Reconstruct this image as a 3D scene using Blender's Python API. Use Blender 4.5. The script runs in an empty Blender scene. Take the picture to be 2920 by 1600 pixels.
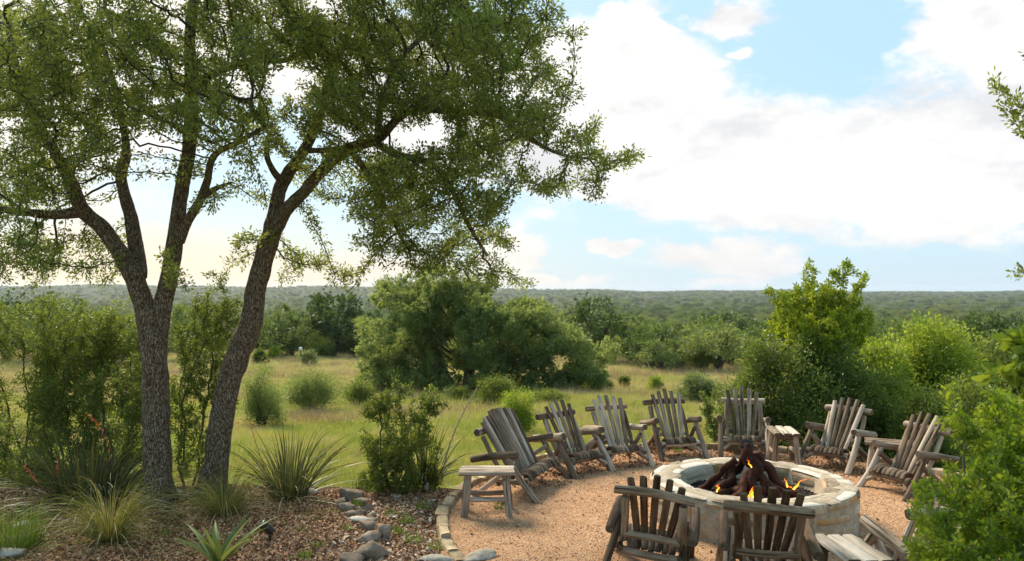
import bpy, math, random
import numpy as np
from mathutils import Vector, Matrix, kdtree, noise as mnoise

R = math.radians
random.seed(7)
rng = np.random.default_rng(7)
scene = bpy.context.scene
COL = scene.collection

# ------------------------------------------------------------------ camera
FPX, HOR, CAMZ = 2150.0, 830.0, 2.65          # focal length and horizon in photo pixels (2920 wide)
PITCH = math.atan((HOR - 800.0) / FPX)
cam_data = bpy.data.cameras.new('camera')
cam = bpy.data.objects.new('camera', cam_data)
COL.objects.link(cam)
cam.location = (0, 0, CAMZ)
cam.rotation_euler = (math.pi / 2 + PITCH, 0, 0)
cam_data.sensor_width = 36.0
cam_data.lens = FPX / 2920.0 * 36.0
cam_data.clip_start = 0.05
cam_data.clip_end = 20000
cam_data.dof.use_dof = True
cam_data.dof.focus_distance = 9.6
cam_data.dof.aperture_fstop = 2.0
scene.camera = cam

# ------------------------------------------------------------------ light, sky, exposure
SUN_AZ, SUN_EL = R(-30), R(40)                # azimuth from +Y, clockwise positive
sun_dir = Vector((math.sin(SUN_AZ) * math.cos(SUN_EL), math.cos(SUN_AZ) * math.cos(SUN_EL), math.sin(SUN_EL)))
sd = bpy.data.lights.new('sun', 'SUN')
sd.energy = 4.0
sd.angle = R(22)
sd.color = (1.0, 0.87, 0.68)
sun = bpy.data.objects.new('sun', sd)
COL.objects.link(sun)
sun.rotation_euler = sun_dir.to_track_quat('Z', 'Y').to_euler()
sun.location = (0, 0, 60)

scene.view_settings.view_transform = 'Standard'
scene.view_settings.look = 'None'
scene.view_settings.exposure = 0.82
scene.view_settings.gamma = 1.0
scene.view_settings.use_curve_mapping = False


class NT:
    """tiny helper to write node trees"""
    def __init__(s, tree):
        s.t = tree
        tree.nodes.clear()

    def n(s, kind, **kw):
        nd = s.t.nodes.new(kind)
        for k, v in kw.items():
            setattr(nd, k, v)
        return nd

    def link(s, a, b):
        s.t.links.new(a, b)

    def put(s, sock, v):
        if hasattr(v, 'is_linked') or hasattr(v, 'links'):
            s.t.links.new(v, sock)
        else:
            sock.default_value = v

    def math(s, op, a, b=None, c=None, clamp=False):
        nd = s.n('ShaderNodeMath', operation=op, use_clamp=clamp)
        s.put(nd.inputs[0], a)
        if b is not None: s.put(nd.inputs[1], b)
        if c is not None: s.put(nd.inputs[2], c)
        return nd.outputs[0]

    def vmath(s, op, a, b=None):
        nd = s.n('ShaderNodeVectorMath', operation=op)
        s.put(nd.inputs[0], a)
        if b is not None: s.put(nd.inputs[1], b)
        return nd.outputs['Value'] if op in ('LENGTH', 'DOT_PRODUCT', 'DISTANCE') else nd.outputs[0]

    def mix(s, f, a, b, blend='MIX'):
        nd = s.n('ShaderNodeMix', data_type='RGBA', blend_type=blend)
        s.put(nd.inputs[0], f)
        s.put(nd.inputs[6], a)
        s.put(nd.inputs[7], b)
        return nd.outputs[2]

    def maprange(s, v, a, b, c=0.0, d=1.0, smooth=False):
        nd = s.n('ShaderNodeMapRange', clamp=True)
        if smooth: nd.interpolation_type = 'SMOOTHSTEP'
        s.put(nd.inputs[0], v)
        for i, q in enumerate((a, b, c, d)): s.put(nd.inputs[i + 1], q)
        return nd.outputs[0]

    def noise(s, vec, scale, detail=4, rough=0.55, dim='3D', w=None, dist=0.0):
        nd = s.n('ShaderNodeTexNoise', noise_dimensions=dim)
        if vec is not None: s.put(nd.inputs['Vector'], vec)
        if w is not None: s.put(nd.inputs['W'], w)
        nd.inputs['Scale'].default_value = scale
        nd.inputs['Detail'].default_value = detail
        nd.inputs['Roughness'].default_value = rough
        nd.inputs['Distortion'].default_value = dist
        return nd

    def ramp(s, f, stops, interp='LINEAR'):
        nd = s.n('ShaderNodeValToRGB')
        cr = nd.color_ramp
        cr.interpolation = interp
        while len(cr.elements) < len(stops): cr.elements.new(0.5)
        for e, (p, c) in zip(cr.elements, stops):
            e.position = p
            e.color = (c[0], c[1], c[2], 1.0) if len(c) == 3 else c
        s.put(nd.inputs[0], f)
        return nd.outputs[0]

    def mapping(s, vec, scale=(1, 1, 1), loc=(0, 0, 0)):
        nd = s.n('ShaderNodeMapping')
        s.put(nd.inputs[0], vec)
        nd.inputs['Scale'].default_value = scale
        nd.inputs['Location'].default_value = loc
        return nd.outputs[0]


def px_azel(px, py):
    x = (px - 1460) / FPX
    az = math.atan(x)
    el = math.atan((HOR - py) / FPX * math.cos(az))
    return az, el


world = bpy.data.worlds.new('World')
scene.world = world
world.use_nodes = True
W = NT(world.node_tree)
bg = W.n('ShaderNodeBackground')
out = W.n('ShaderNodeOutputWorld')
W.link(bg.outputs[0], out.inputs[0])
bg.inputs['Strength'].default_value = 0.1
sky = W.n('ShaderNodeTexSky', sky_type='NISHITA')
sky.sun_disc = False
sky.sun_elevation = SUN_EL
sky.sun_rotation = SUN_AZ
sky.altitude = 300
sky.air_density = 1.0
sky.dust_density = 1.0
sky.ozone_density = 1.2
tc = W.n('ShaderNodeTexCoord')
dirv = tc.outputs['Generated']
sep = W.n('ShaderNodeSeparateXYZ')
W.link(dirv, sep.inputs[0])
az = W.math('ARCTAN2', sep.outputs[0], sep.outputs[1])
el = W.math('ARCSINE', sep.outputs[2])
stretch = W.mapping(dirv, (1, 1, 1.9))
warp = W.noise(stretch, 5.0, 5, 0.6)
wsep = W.n('ShaderNodeSeparateXYZ')
W.link(warp.outputs['Color'], wsep.inputs[0])
warp2 = W.noise(stretch, 19.0, 5, 0.6)
wsep2 = W.n('ShaderNodeSeparateXYZ')
W.link(warp2.outputs['Color'], wsep2.inputs[0])
az1 = W.math('ADD', az, W.math('MULTIPLY', W.math('SUBTRACT', wsep2.outputs[0], 0.5), 0.06))
el1 = W.math('ADD', el, W.math('MULTIPLY', W.math('SUBTRACT', wsep2.outputs[1], 0.5), 0.04))
azw = W.math('ADD', az1, W.math('MULTIPLY', W.math('SUBTRACT', wsep.outputs[0], 0.5), 0.14))
elw = W.math('ADD', el1, W.math('MULTIPLY', W.math('SUBTRACT', wsep.outputs[1], 0.5), 0.06))
comb = W.n('ShaderNodeCombineXYZ')
W.link(azw, comb.inputs[0]); W.link(elw, comb.inputs[1])
clouds = [(1750, 230, 290, 160), (1960, 270, 190, 130), (1650, 420, 330, 160), (2080, 430, 380, 140),
          (2420, 440, 420, 125), (2660, 390, 320, 130), (2860, 430, 220, 170), (2300, 545, 480, 78),
          (2680, 575, 370, 88), (1900, 520, 260, 62), (2870, 60, 250, 110), (2900, 170, 150, 60),
          (1830, 50, 100, 80), (2110, 55, 120, 48), (2150, 135, 60, 15),
          (2060, 742, 200, 52), (2100, 700, 110, 42), (1945, 718, 85, 36), (1760, 695, 80, 24),
          (1480, 700, 90, 80), (1450, 805, 260, 20), (2040, 805, 120, 20),
          (150, 160, 420, 300), (700, 100, 500, 170), (1200, 330, 330, 200), (300, 740, 420, 80), (1000, 780, 420, 50)]
cur = None
for (cx, cy, rx, ry) in clouds:
    a, e = px_azel(cx, cy)
    sx, sy = FPX / rx * (1 + ((cx - 1460) / FPX) ** 2), FPX / ry
    nd = W.n('ShaderNodeVectorMath', operation='MULTIPLY_ADD')
    W.link(comb.outputs[0], nd.inputs[0])
    nd.inputs[1].default_value = (sx, sy, 0)
    nd.inputs[2].default_value = (-a * sx, -e * sy, 0)
    ln = W.vmath('LENGTH', nd.outputs[0])
    cur = ln if cur is None else W.math('SMOOTH_MIN', cur, ln, 0.25)
blob = W.maprange(cur, 0.35, 1.7, 0.62, -0.17)
fb = W.noise(stretch, 3.2, 8, 0.58)
fb2 = W.noise(stretch, 11.0, 7, 0.62)
nsum = W.math('ADD', W.math('MULTIPLY', W.math('SUBTRACT', fb.outputs[0], 0.5), 0.9),
              W.math('MULTIPLY', W.math('SUBTRACT', fb2.outputs[0], 0.5), 0.95))
dens = W.math('ADD', blob, nsum)
mask = W.maprange(dens, 0.07, 0.38, 0, 1, True)
# blue of the gaps: Nishita, lifted by thin high haze
blue = W.mix(0.80, sky.outputs[0], (3.2, 4.95, 6.1, 1))
hz = W.math('POWER', W.math('SUBTRACT', 1.0, W.math('ABSOLUTE', sep.outputs[2])), 9.0)
blue = W.mix(W.math('MULTIPLY', hz, 0.75), blue, (3.9, 4.75, 5.2, 1))
above = W.noise(W.vmath('ADD', stretch, (0.0, 0.0, 0.09)), 3.2, 8, 0.58)
above2 = W.noise(W.vmath('ADD', stretch, (0.0, 0.0, 0.035)), 11.0, 7, 0.62)
shade = W.math('ADD', W.math('SUBTRACT', fb.outputs[0], above.outputs[0]), W.math('MULTIPLY', W.math('SUBTRACT', fb2.outputs[0], above2.outputs[0]), 0.5))
shade = W.maprange(shade, -0.16, 0.10)
cl_col = W.mix(shade, (4.85, 4.8, 4.9, 1), (6.9, 6.7, 6.4, 1))
lowf = W.maprange(el, 0.0, 0.14, 1, 0)
cl_col = W.mix(W.math('MULTIPLY', lowf, 0.7), cl_col, (5.3, 5.1, 5.05, 1))
skyc = W.mix(W.math('MULTIPLY', mask, 0.94), blue, cl_col)
# warm glow around the veiled sun, widest near the horizon below it
sdn = W.n('ShaderNodeVectorMath', operation='DOT_PRODUCT')
W.link(dirv, sdn.inputs[0])
sdn.inputs[1].default_value = (math.sin(SUN_AZ), math.cos(SUN_AZ), 0)
gl = W.math('MULTIPLY', W.math('POWER', W.math('MAXIMUM', sdn.outputs['Value'], 0.0), 9.0),
            W.maprange(W.math('ABSOLUTE', el), 0.0, 0.12, 1, 0))
skyc = W.mix(W.math('MULTIPLY', gl, 0.95), skyc, (6.9, 5.6, 3.5, 1))
hal = W.n('ShaderNodeVectorMath', operation='DOT_PRODUCT')
W.link(dirv, hal.inputs[0])
hal.inputs[1].default_value = tuple(sun_dir)
hl = W.math('POWER', W.math('MAXIMUM', hal.outputs['Value'], 0.0), 9.0)
skyc = W.mix(W.math('MULTIPLY', hl, 0.5), skyc, (8.6, 7.4, 5.4, 1))
W.link(skyc, bg.inputs['Color'])

# ------------------------------------------------------------------ geometry of the place
def ray(px, py):
    x = (px - 1460) / FPX
    v = -(py - 800) / FPX
    return np.array([x, math.cos(PITCH) - v * math.sin(PITCH), math.sin(PITCH) + v * math.cos(PITCH)])


def onz(px, py, z=0.0):
    d = ray(px, py)
    t = (z - CAMZ) / d[2]
    return np.array([d[0] * t, d[1] * t, z])


def atd(px, py, dist):
    d = ray(px, py)
    t = dist / d[1]
    return np.array([d[0] * t, dist, CAMZ + d[2] * t])


PIT = np.array([2.80, 8.87])
PC, PR = np.array([2.95, 8.95]), 3.72          # patio centre and radius


def edge_y(x):
    x = np.asarray(x, float)
    c = np.where(np.abs(x - PC[0]) < PR + 0.45, PC[1] + np.sqrt(np.maximum((PR + 0.45) ** 2 - (x - PC[0]) ** 2, 0)), 0)
    return np.maximum(c, 10.4)


def wav(x, y, s, seed=0.0):
    return (np.sin(x * s + seed) * np.cos(y * s * 1.3 + seed * 1.7) + 0.5 * np.sin(x * s * 2.3 - y * s * 1.9 + seed * 2.1)
            + 0.3 * np.sin(x * s * 4.1 + y * s * 3.7 + seed))


def gz(x, y):
    x = np.asarray(x, float); y = np.asarray(y, float)
    t = y - edge_y(x)
    r = np.hypot(x, y)
    azm = np.arctan2(x, y)
    z = np.interp(t, [-1, 0, 0.5, 4, 33, 75, 140, 290, 590, 1000, 1900, 2700, 3600, 6000],
                  [-0.06, -0.06, -0.30, -0.62, -3.45, -5.0, -8.5, -14, -20, -22, -18, -9, 1, 4])
    z = z + np.interp(t, [0, 6, 30, 200, 2000], [0, 0.05, 0.16, 0.9, 3.0]) * wav(x, y, 0.055, 1.3) * np.where(t < 250, 1, 0)
    far = np.clip((r - 1500) / 2000, 0, 1)
    hill = np.interp(azm, [-1.2, -0.62, -0.3, -0.12, 0.1, 0.35, 0.6, 1.2], [30, 26, 22, 14, 3, 0, -4, -6])
    z = z + far * (hill + 4.0 * np.sin(azm * 23.0) + 2.5 * np.sin(azm * 51 + 2))
    return z


def hit(px, py, dmax=600):
    d = ray(px, py)
    ds = np.concatenate([np.arange(9, 60, 0.1), np.arange(60, dmax, 0.5)])
    X = d[0] / d[1] * ds
    Z = CAMZ + d[2] / d[1] * ds
    k = np.nonzero(Z <= gz(X, ds))[0]
    i = k[0] if len(k) else len(ds) - 1
    return np.array([X[i], ds[i], float(gz(X[i], ds[i]))])


# ------------------------------------------------------------------ object helpers
def tag(o, label=None, cat=None, group=None, kind=None):
    if label: o['label'] = label
    if cat: o['category'] = cat
    if group: o['group'] = group
    if kind: o['kind'] = kind
    return o


def empty(name, loc=(0, 0, 0), rz=0.0):
    o = bpy.data.objects.new(name, None)
    o.empty_display_size = 0.2
    COL.objects.link(o)
    o.location = tuple(float(q) for q in loc)
    o.rotation_euler = (0, 0, rz)
    return o


def link(name, me, parent=None):
    o = bpy.data.objects.new(name, me)
    COL.objects.link(o)
    if parent is not None: o.parent = parent
    return o


def mesh_np(name, V, F, mats, smooth=True, uv=None, mi=None, attr=None):
    """V (n,3); F (m,k) fixed size faces or list of such arrays"""
    me = bpy.data.meshes.new(name)
    Fl = F if isinstance(F, list) else [F]
    Fl = [np.asarray(f, np.int32) for f in Fl if len(f)]
    V = np.asarray(V, np.float32)
    me.vertices.add(len(V))
    me.vertices.foreach_set('co', V.ravel())
    idx = np.concatenate([f.ravel() for f in Fl])
    tot = np.concatenate([np.full(len(f), f.shape[1], np.int32) for f in Fl])
    st = np.concatenate([[0], np.cumsum(tot)[:-1]]).astype(np.int32)
    me.loops.add(len(idx))
    me.loops.foreach_set('vertex_index', idx)
    me.polygons.add(len(tot))
    me.polygons.foreach_set('loop_start', st)
    me.polygons.foreach_set('loop_total', tot)
    if mi is not None: me.polygons.foreach_set('material_index', np.asarray(mi, np.int32))
    if smooth: me.polygons.foreach_set('use_smooth', np.ones(len(tot), bool))
    for m in (mats if isinstance(mats, (list, tuple)) else [mats]): me.materials.append(m)
    if uv is not None:
        l = me.uv_layers.new(name='UVMap')
        l.data.foreach_set('uv', np.asarray(uv, np.float32)[idx].ravel())
    if attr:
        for k, (dom, a) in attr.items():
            at = me.attributes.new(k, 'FLOAT', dom)
            at.data.foreach_set('value', np.asarray(a, np.float32))
    me.update(calc_edges=True)
    me.validate()
    return me


def unit(v):
    v = np.asarray(v, float)
    return v / np.maximum(np.linalg.norm(v, axis=-1, keepdims=True), 1e-9)


# ------------------------------------------------------------------ materials
def newmat(name):
    m = bpy.data.materials.new(name)
    m.use_nodes = True
    t = NT(m.node_tree)
    o = t.n('ShaderNodeOutputMaterial')
    b = t.n('ShaderNodeBsdfPrincipled')
    t.link(b.outputs[0], o.inputs[0])
    return m, t, b, o


def bump(t, b, h, strength=0.5, dist=0.01):
    bp = t.n('ShaderNodeBump')
    bp.inputs['Strength'].default_value = strength
    bp.inputs['Distance'].default_value = dist
    t.link(h, bp.inputs['Height'])
    t.link(bp.outputs[0], b.inputs['Normal'])


def mat_wood(name, tones, end=False):
    m, t, b, o = newmat(name)
    tcn = t.n('ShaderNodeTexCoord')
    oi = t.n('ShaderNodeObjectInfo')
    w = t.math('MULTIPLY', oi.outputs['Random'], 37.0)
    uv = tcn.outputs['UV']
    if not end:
        grain = t.noise(t.mapping(uv, (52, 2.2, 1)), 1.0, 6, 0.66, '4D', w)
        crack = t.noise(t.mapping(uv, (34, 1.1, 1)), 1.0, 3, 0.5, '4D', t.math('ADD', w, 5))
        blot = t.noise(t.mapping(uv, (9, 3.0, 1)), 1.0, 4, 0.6, '4D', t.math('ADD', w, 11))
        f = t.math('ADD', t.math('MULTIPLY', grain.outputs[0], 0.6), t.math('MULTIPLY', blot.outputs[0], 0.45))
        f = t.math('ADD', f, t.math('MULTIPLY', t.math('SUBTRACT', oi.outputs['Random'], 0.5), 0.30))
        c = t.ramp(f, [(0.30, tones[0]), (0.47, tones[1]), (0.60, tones[2]), (0.74, tones[3])])
        ck = t.maprange(crack.outputs[0], 0.34, 0.44, 0.20, 1.0, True)
        c = t.mix(1.0, c, ck, 'MULTIPLY')
        hgt = t.math('ADD', t.math('MULTIPLY', grain.outputs[0], 0.5), ck)
        bump(t, b, hgt, 0.75, 0.008)
    else:
        rr = t.vmath('LENGTH', uv)
        ring = t.math('SINE', t.math('ADD', t.math('MULTIPLY', rr, 520.0), t.math('MULTIPLY', t.noise(uv, 40, 3, dim='4D', w=w).outputs[0], 5.0)))
        f = t.math('ADD', t.math('MULTIPLY', ring, 0.12), t.noise(uv, 60, 4, dim='4D', w=w).outputs[0])
        c = t.ramp(f, [(0.3, tones[0]), (0.55, tones[1]), (0.75, tones[2])])
        bump(t, b, f, 0.4, 0.004)
    t.link(c, b.inputs['Base Color'])
    b.inputs['Roughness'].default_value = 0.85
    b.inputs['Specular IOR Level'].default_value = 0.25
    return m


WOOD = mat_wood('weathered_wood', [(0.050, 0.031, 0.019), (0.185, 0.127, 0.083), (0.345, 0.264, 0.195), (0.58, 0.485, 0.39)])
WOOD_DK = mat_wood('weathered_wood_brown', [(0.034, 0.018, 0.009), (0.115, 0.067, 0.036), (0.22, 0.143, 0.086), (0.44, 0.335, 0.235)])
WOOD_PALE = mat_wood('weathered_wood_pale', [(0.13, 0.092, 0.058), (0.38, 0.305, 0.225), (0.56, 0.47, 0.375), (0.70, 0.615, 0.52)])
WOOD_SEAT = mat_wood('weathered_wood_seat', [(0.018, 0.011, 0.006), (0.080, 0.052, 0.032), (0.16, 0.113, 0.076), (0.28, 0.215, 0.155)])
WEND = mat_wood('wood_end_grain', [(0.03, 0.02, 0.013), (0.11, 0.078, 0.052), (0.22, 0.17, 0.125)], True)


def mat_leaf(name, cols, trans=0.38, tcol=None, rough=0.5, spec=0.25, var=0.0):
    m, t, b, o = newmat(name)
    a = t.n('ShaderNodeAttribute', attribute_name='rnd')
    g = t.n('ShaderNodeNewGeometry')
    n = t.noise(g.outputs['Position'], 1.3, 3)
    f = t.math('ADD', t.math('MULTIPLY', a.outputs['Fac'], 0.62), t.math('MULTIPLY', n.outputs[0], 0.42))
    if var:
        oi = t.n('ShaderNodeObjectInfo')
        f = t.math('ADD', f, t.math('MULTIPLY', t.math('SUBTRACT', oi.outputs['Random'], 0.5), var))
    k = len(cols)
    c = t.ramp(f, [(0.12 + 0.76 * i / (k - 1), cols[i]) for i in range(k)])
    t.link(c, b.inputs['Base Color'])
    b.inputs['Roughness'].default_value = rough
    b.inputs['Specular IOR Level'].default_value = spec
    tr = t.n('ShaderNodeBsdfTranslucent')
    t.link(t.mix(1.0, c, tcol or (1.75, 1.6, 0.95, 1), 'MULTIPLY'), tr.inputs[0])
    ms = t.n('ShaderNodeMixShader')
    ms.inputs[0].default_value = trans
    t.link(b.outputs[0], ms.inputs[1]); t.link(tr.outputs[0], ms.inputs[2])
    t.link(ms.outputs[0], o.inputs[0])
    return m


LEAF_OAK = mat_leaf('leaf_live_oak', [(0.065, 0.086, 0.025), (0.130, 0.175, 0.042), (0.211, 0.259, 0.067), (0.320, 0.349, 0.104)], 0.5)
LEAF_SHRUB = mat_leaf('leaf_shrub', [(0.045, 0.066, 0.017), (0.092, 0.132, 0.028), (0.151, 0.201, 0.045), (0.235, 0.278, 0.072)], 0.45)
LEAF_DARK = mat_leaf('leaf_dark_shrub', [(0.053, 0.080, 0.018), (0.089, 0.136, 0.030), (0.137, 0.194, 0.045), (0.210, 0.272, 0.068)], rough=0.4, spec=0.4)
LEAF_BRIGHT = mat_leaf('leaf_bright_bush', [(0.081, 0.141, 0.015), (0.175, 0.266, 0.026), (0.302, 0.395, 0.035), (0.604, 0.586, 0.079)], 0.45, rough=0.4, spec=0.4)
LEAF_LIME = mat_leaf('leaf_lime_bush', [(0.096, 0.151, 0.019), (0.175, 0.251, 0.029), (0.260, 0.334, 0.043), (0.373, 0.428, 0.075)])
LEAF_YELLOW = mat_leaf('leaf_yellow_green', [(0.068, 0.125, 0.014), (0.147, 0.225, 0.022), (0.304, 0.370, 0.031), (0.567, 0.540, 0.054)])
LEAF_SAGE = mat_leaf('leaf_grey_green', [(0.083, 0.118, 0.040), (0.145, 0.198, 0.062), (0.207, 0.267, 0.095), (0.269, 0.327, 0.141)], 0.45)
LEAF_PALE = mat_leaf('leaf_pale_shrub', [(0.07, 0.10, 0.04), (0.12, 0.165, 0.065), (0.18, 0.23, 0.10), (0.25, 0.29, 0.14)])
LEAF_FAR = mat_leaf('leaf_woodland', [(0.045, 0.077, 0.024), (0.085, 0.132, 0.037), (0.138, 0.194, 0.055), (0.204, 0.251, 0.086)], trans=0.35, var=0.95)
LEAF_DRY = mat_leaf('leaf_bare_brush', [(0.085, 0.055, 0.034), (0.14, 0.092, 0.058), (0.19, 0.13, 0.085), (0.22, 0.17, 0.12)], trans=0.15)
YUCCA = mat_leaf('yucca_blade', [(0.026, 0.036, 0.014), (0.045, 0.060, 0.022), (0.072, 0.088, 0.030), (0.16, 0.14, 0.06)], trans=0.15, rough=0.45)
FEATHER = mat_leaf('feather_grass', [(0.055, 0.075, 0.018), (0.11, 0.135, 0.032), (0.19, 0.195, 0.060), (0.33, 0.28, 0.12)], trans=0.3)
AGAVE = mat_leaf('strap_leaf', [(0.09, 0.13, 0.04), (0.15, 0.20, 0.06), (0.21, 0.27, 0.085), (0.28, 0.32, 0.12)], trans=0.25, rough=0.4)
REDFLOWER = mat_leaf('coral_flower', [(0.399, 0.075, 0.048), (0.525, 0.135, 0.088), (0.609, 0.210, 0.144), (0.630, 0.330, 0.224)], trans=0.3, tcol=(1.3, 0.8, 0.6, 1))
DRYGRASS = mat_leaf('dry_grass', [(0.16, 0.115, 0.07), (0.26, 0.185, 0.115), (0.36, 0.27, 0.175), (0.46, 0.37, 0.25)], trans=0.25, tcol=(1.2, 1.0, 0.8, 1))
GRASSBLADE = mat_leaf('grass_tuft', [(0.04, 0.09, 0.014), (0.08, 0.15, 0.022), (0.13, 0.21, 0.035), (0.20, 0.25, 0.06)], trans=0.3)


def mat_meadow():
    m, t, b, o = newmat('meadow_grass')
    g = t.n('ShaderNodeNewGeometry')
    a = t.n('ShaderNodeAttribute', attribute_name='rnd')
    n1 = t.noise(t.mapping(g.outputs['Position'], (1, 0.6, 1)), 0.22, 5, 0.65)
    n2 = t.noise(g.outputs['Position'], 1.3, 3)
    f = t.math('ADD', t.math('MULTIPLY', n1.outputs[0], 1.25), t.math('MULTIPLY', n2.outputs[0], 0.35))
    oi = t.n('ShaderNodeObjectInfo')
    f = t.math('ADD', f, t.math('MULTIPLY', a.outputs['Fac'], 0.22))
    f = t.math('ADD', f, t.math('MULTIPLY', t.math('SUBTRACT', oi.outputs['Random'], 0.62), 0.36))
    sp = t.n('ShaderNodeSeparateXYZ')
    t.link(g.outputs['Position'], sp.inputs[0])
    f = t.math('ADD', f, t.maprange(sp.outputs[1], 18, 62, -0.02, 0.26))
    c = t.ramp(f, [(0.58, (0.185, 0.245, 0.045)), (0.78, (0.30, 0.335, 0.072)), (0.96, (0.42, 0.375, 0.145))])
    c = t.mix(t.maprange(f, 0.96, 1.16), c, (0.48, 0.375, 0.24, 1))
    t.link(c, b.inputs['Base Color'])
    b.inputs['Roughness'].default_value = 0.7
    b.inputs['Specular IOR Level'].default_value = 0.15
    tr = t.n('ShaderNodeBsdfTranslucent')
    t.link(t.mix(1.0, c, (1.5, 1.5, 0.8, 1), 'MULTIPLY'), tr.inputs[0])
    ms = t.n('ShaderNodeMixShader')
    ms.inputs[0].default_value = 0.3
    t.link(b.outputs[0], ms.inputs[1]); t.link(tr.outputs[0], ms.inputs[2])
    t.link(ms.outputs[0], o.inputs[0])
    return m


MEADOW = mat_meadow()


def mat_terrain():
    m, t, b, o = newmat('meadow_soil')
    g = t.n('ShaderNodeNewGeometry')
    P = g.outputs['Position']
    n1 = t.noise(t.mapping(P, (1, 0.7, 1)), 0.16, 5, 0.6)
    n2 = t.noise(P, 2.2, 5, 0.65)
    f = t.math('ADD', t.math('MULTIPLY', n1.outputs[0], 0.6), t.math('MULTIPLY', n2.outputs[0], 0.45))
    c = t.ramp(f, [(0.35, (0.12, 0.165, 0.028)), (0.55, (0.21, 0.23, 0.055)), (0.72, (0.32, 0.26, 0.135))])
    sp = t.n('ShaderNodeSeparateXYZ')
    t.link(P, sp.inputs[0])
    r = t.math('SQRT', t.math('ADD', t.math('MULTIPLY', sp.outputs[0], sp.outputs[0]), t.math('MULTIPLY', sp.outputs[1], sp.outputs[1])))
    fw = t.ramp(t.noise(P, 0.02, 6, 0.7).outputs[0], [(0.35, (0.030, 0.042, 0.014)), (0.6, (0.06, 0.075, 0.024)), (0.80, (0.17, 0.16, 0.075))])
    c = t.mix(t.maprange(t.math('ADD', r, t.math('MULTIPLY', n1.outputs[0], 40)), 110, 150), c, fw)
    t.link(c, b.inputs['Base Color'])
    b.inputs['Roughness'].default_value = 0.95
    b.inputs['Specular IOR Level'].default_value = 0.1
    bump(t, b, n2.outputs[0], 0.6, 0.05)
    return m


def mat_gravel():
    m, t, b, o = newmat('decomposed_granite')
    g = t.n('ShaderNodeNewGeometry')
    P = g.outputs['Position']
    v = t.n('ShaderNodeTexVoronoi')
    v.inputs['Scale'].default_value = 110
    t.link(P, v.inputs['Vector'])
    vs = t.n('ShaderNodeSeparateColor')
    t.link(v.outputs['Color'], vs.inputs[0])
    v2 = t.n('ShaderNodeTexVoronoi')
    v2.inputs['Scale'].default_value = 45
    t.link(P, v2.inputs['Vector'])
    big = t.noise(P, 0.9, 4, 0.6)
    mid = t.noise(P, 6, 4, 0.65)
    f = t.math('ADD', t.math('MULTIPLY', vs.outputs[0], 0.55), t.math('MULTIPLY', mid.outputs[0], 0.45))
    c = t.ramp(f, [(0.18, (0.23, 0.10, 0.044)), (0.40, (0.47, 0.25, 0.118)), (0.62, (0.62, 0.365, 0.195)), (0.85, (0.72, 0.51, 0.34))])
    c = t.mix(t.maprange(big.outputs[0], 0.42, 0.70, 0, 0.40), c, (0.30, 0.155, 0.075, 1))
    t.link(c, b.inputs['Base Color'])
    b.inputs['Roughness'].default_value = 0.9
    b.inputs['Specular IOR Level'].default_value = 0.2
    h = t.math('ADD', t.math('MULTIPLY', v.outputs['Distance'], -1.0), t.math('MULTIPLY', v2.outputs['Distance'], -0.8))
    bump(t, b, h, 0.8, 0.012)
    return m


def mat_mulch():
    m, t, b, o = newmat('mulch_ground')
    g = t.n('ShaderNodeNewGeometry')
    P = g.outputs['Position']
    v = t.n('ShaderNodeTexVoronoi')
    v.inputs['Scale'].default_value = 48
    t.link(t.mapping(P, (1, 0.6, 1)), v.inputs['Vector'])
    vs = t.n('ShaderNodeSeparateColor')
    t.link(v.outputs['Color'], vs.inputs[0])
    n = t.noise(P, 4, 5, 0.65)
    f = t.math('ADD', t.math('MULTIPLY', vs.outputs[0], 0.5), t.math('MULTIPLY', n.outputs[0], 0.5))
    c = t.ramp(f, [(0.2, (0.045, 0.026, 0.016)), (0.45, (0.12, 0.07, 0.042)), (0.65, (0.22, 0.135, 0.085)), (0.85, (0.36, 0.26, 0.18))])
    t.link(c, b.inputs['Base Color'])
    b.inputs['Roughness'].default_value = 0.95
    bump(t, b, t.math('MULTIPLY', v.outputs['Distance'], -1.0), 0.9, 0.02)
    return m


def mat_chip(name, stops):
    m, t, b, o = newmat(name)
    a = t.n('ShaderNodeAttribute', attribute_name='rnd')
    t.link(t.ramp(a.outputs['Fac'], stops), b.inputs['Base Color'])
    b.inputs['Roughness'].default_value = 0.85
    b.inputs['Specular IOR Level'].default_value = 0.2
    return m


def mat_stone(name, stops, scale=1.0, patch=None, rnd=0.25):
    m, t, b, o = newmat(name)
    tcn = t.n('ShaderNodeTexCoord')
    oi = t.n('ShaderNodeObjectInfo')
    g = t.n('ShaderNodeNewGeometry')
    P = g.outputs['Position']
    n1 = t.noise(P, 7 * scale, 6, 0.65)
    n2 = t.noise(t.mapping(P, (1, 1, 2.5)), 26 * scale, 6, 0.7)
    f = t.math('ADD', t.math('MULTIPLY', n1.outputs[0], 0.55), t.math('MULTIPLY', n2.outputs[0], 0.5))
    f = t.math('ADD', f, t.math('MULTIPLY', t.math('SUBTRACT', oi.outputs['Random'], 0.5), rnd))
    c = t.ramp(f, stops)
    if patch:
        pn = t.noise(P, 3.3 * scale, 4, 0.6, '4D', t.math('MULTIPLY', oi.outputs['Random'], 20))
        c = t.mix(t.maprange(pn.outputs[0], 0.47, 0.62, 0, 0.85), c, (*patch, 1))
    t.link(c, b.inputs['Base Color'])
    b.inputs['Roughness'].default_value = 0.9
    b.inputs['Specular IOR Level'].default_value = 0.2
    bump(t, b, f, 0.9, 0.02)
    return m


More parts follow.
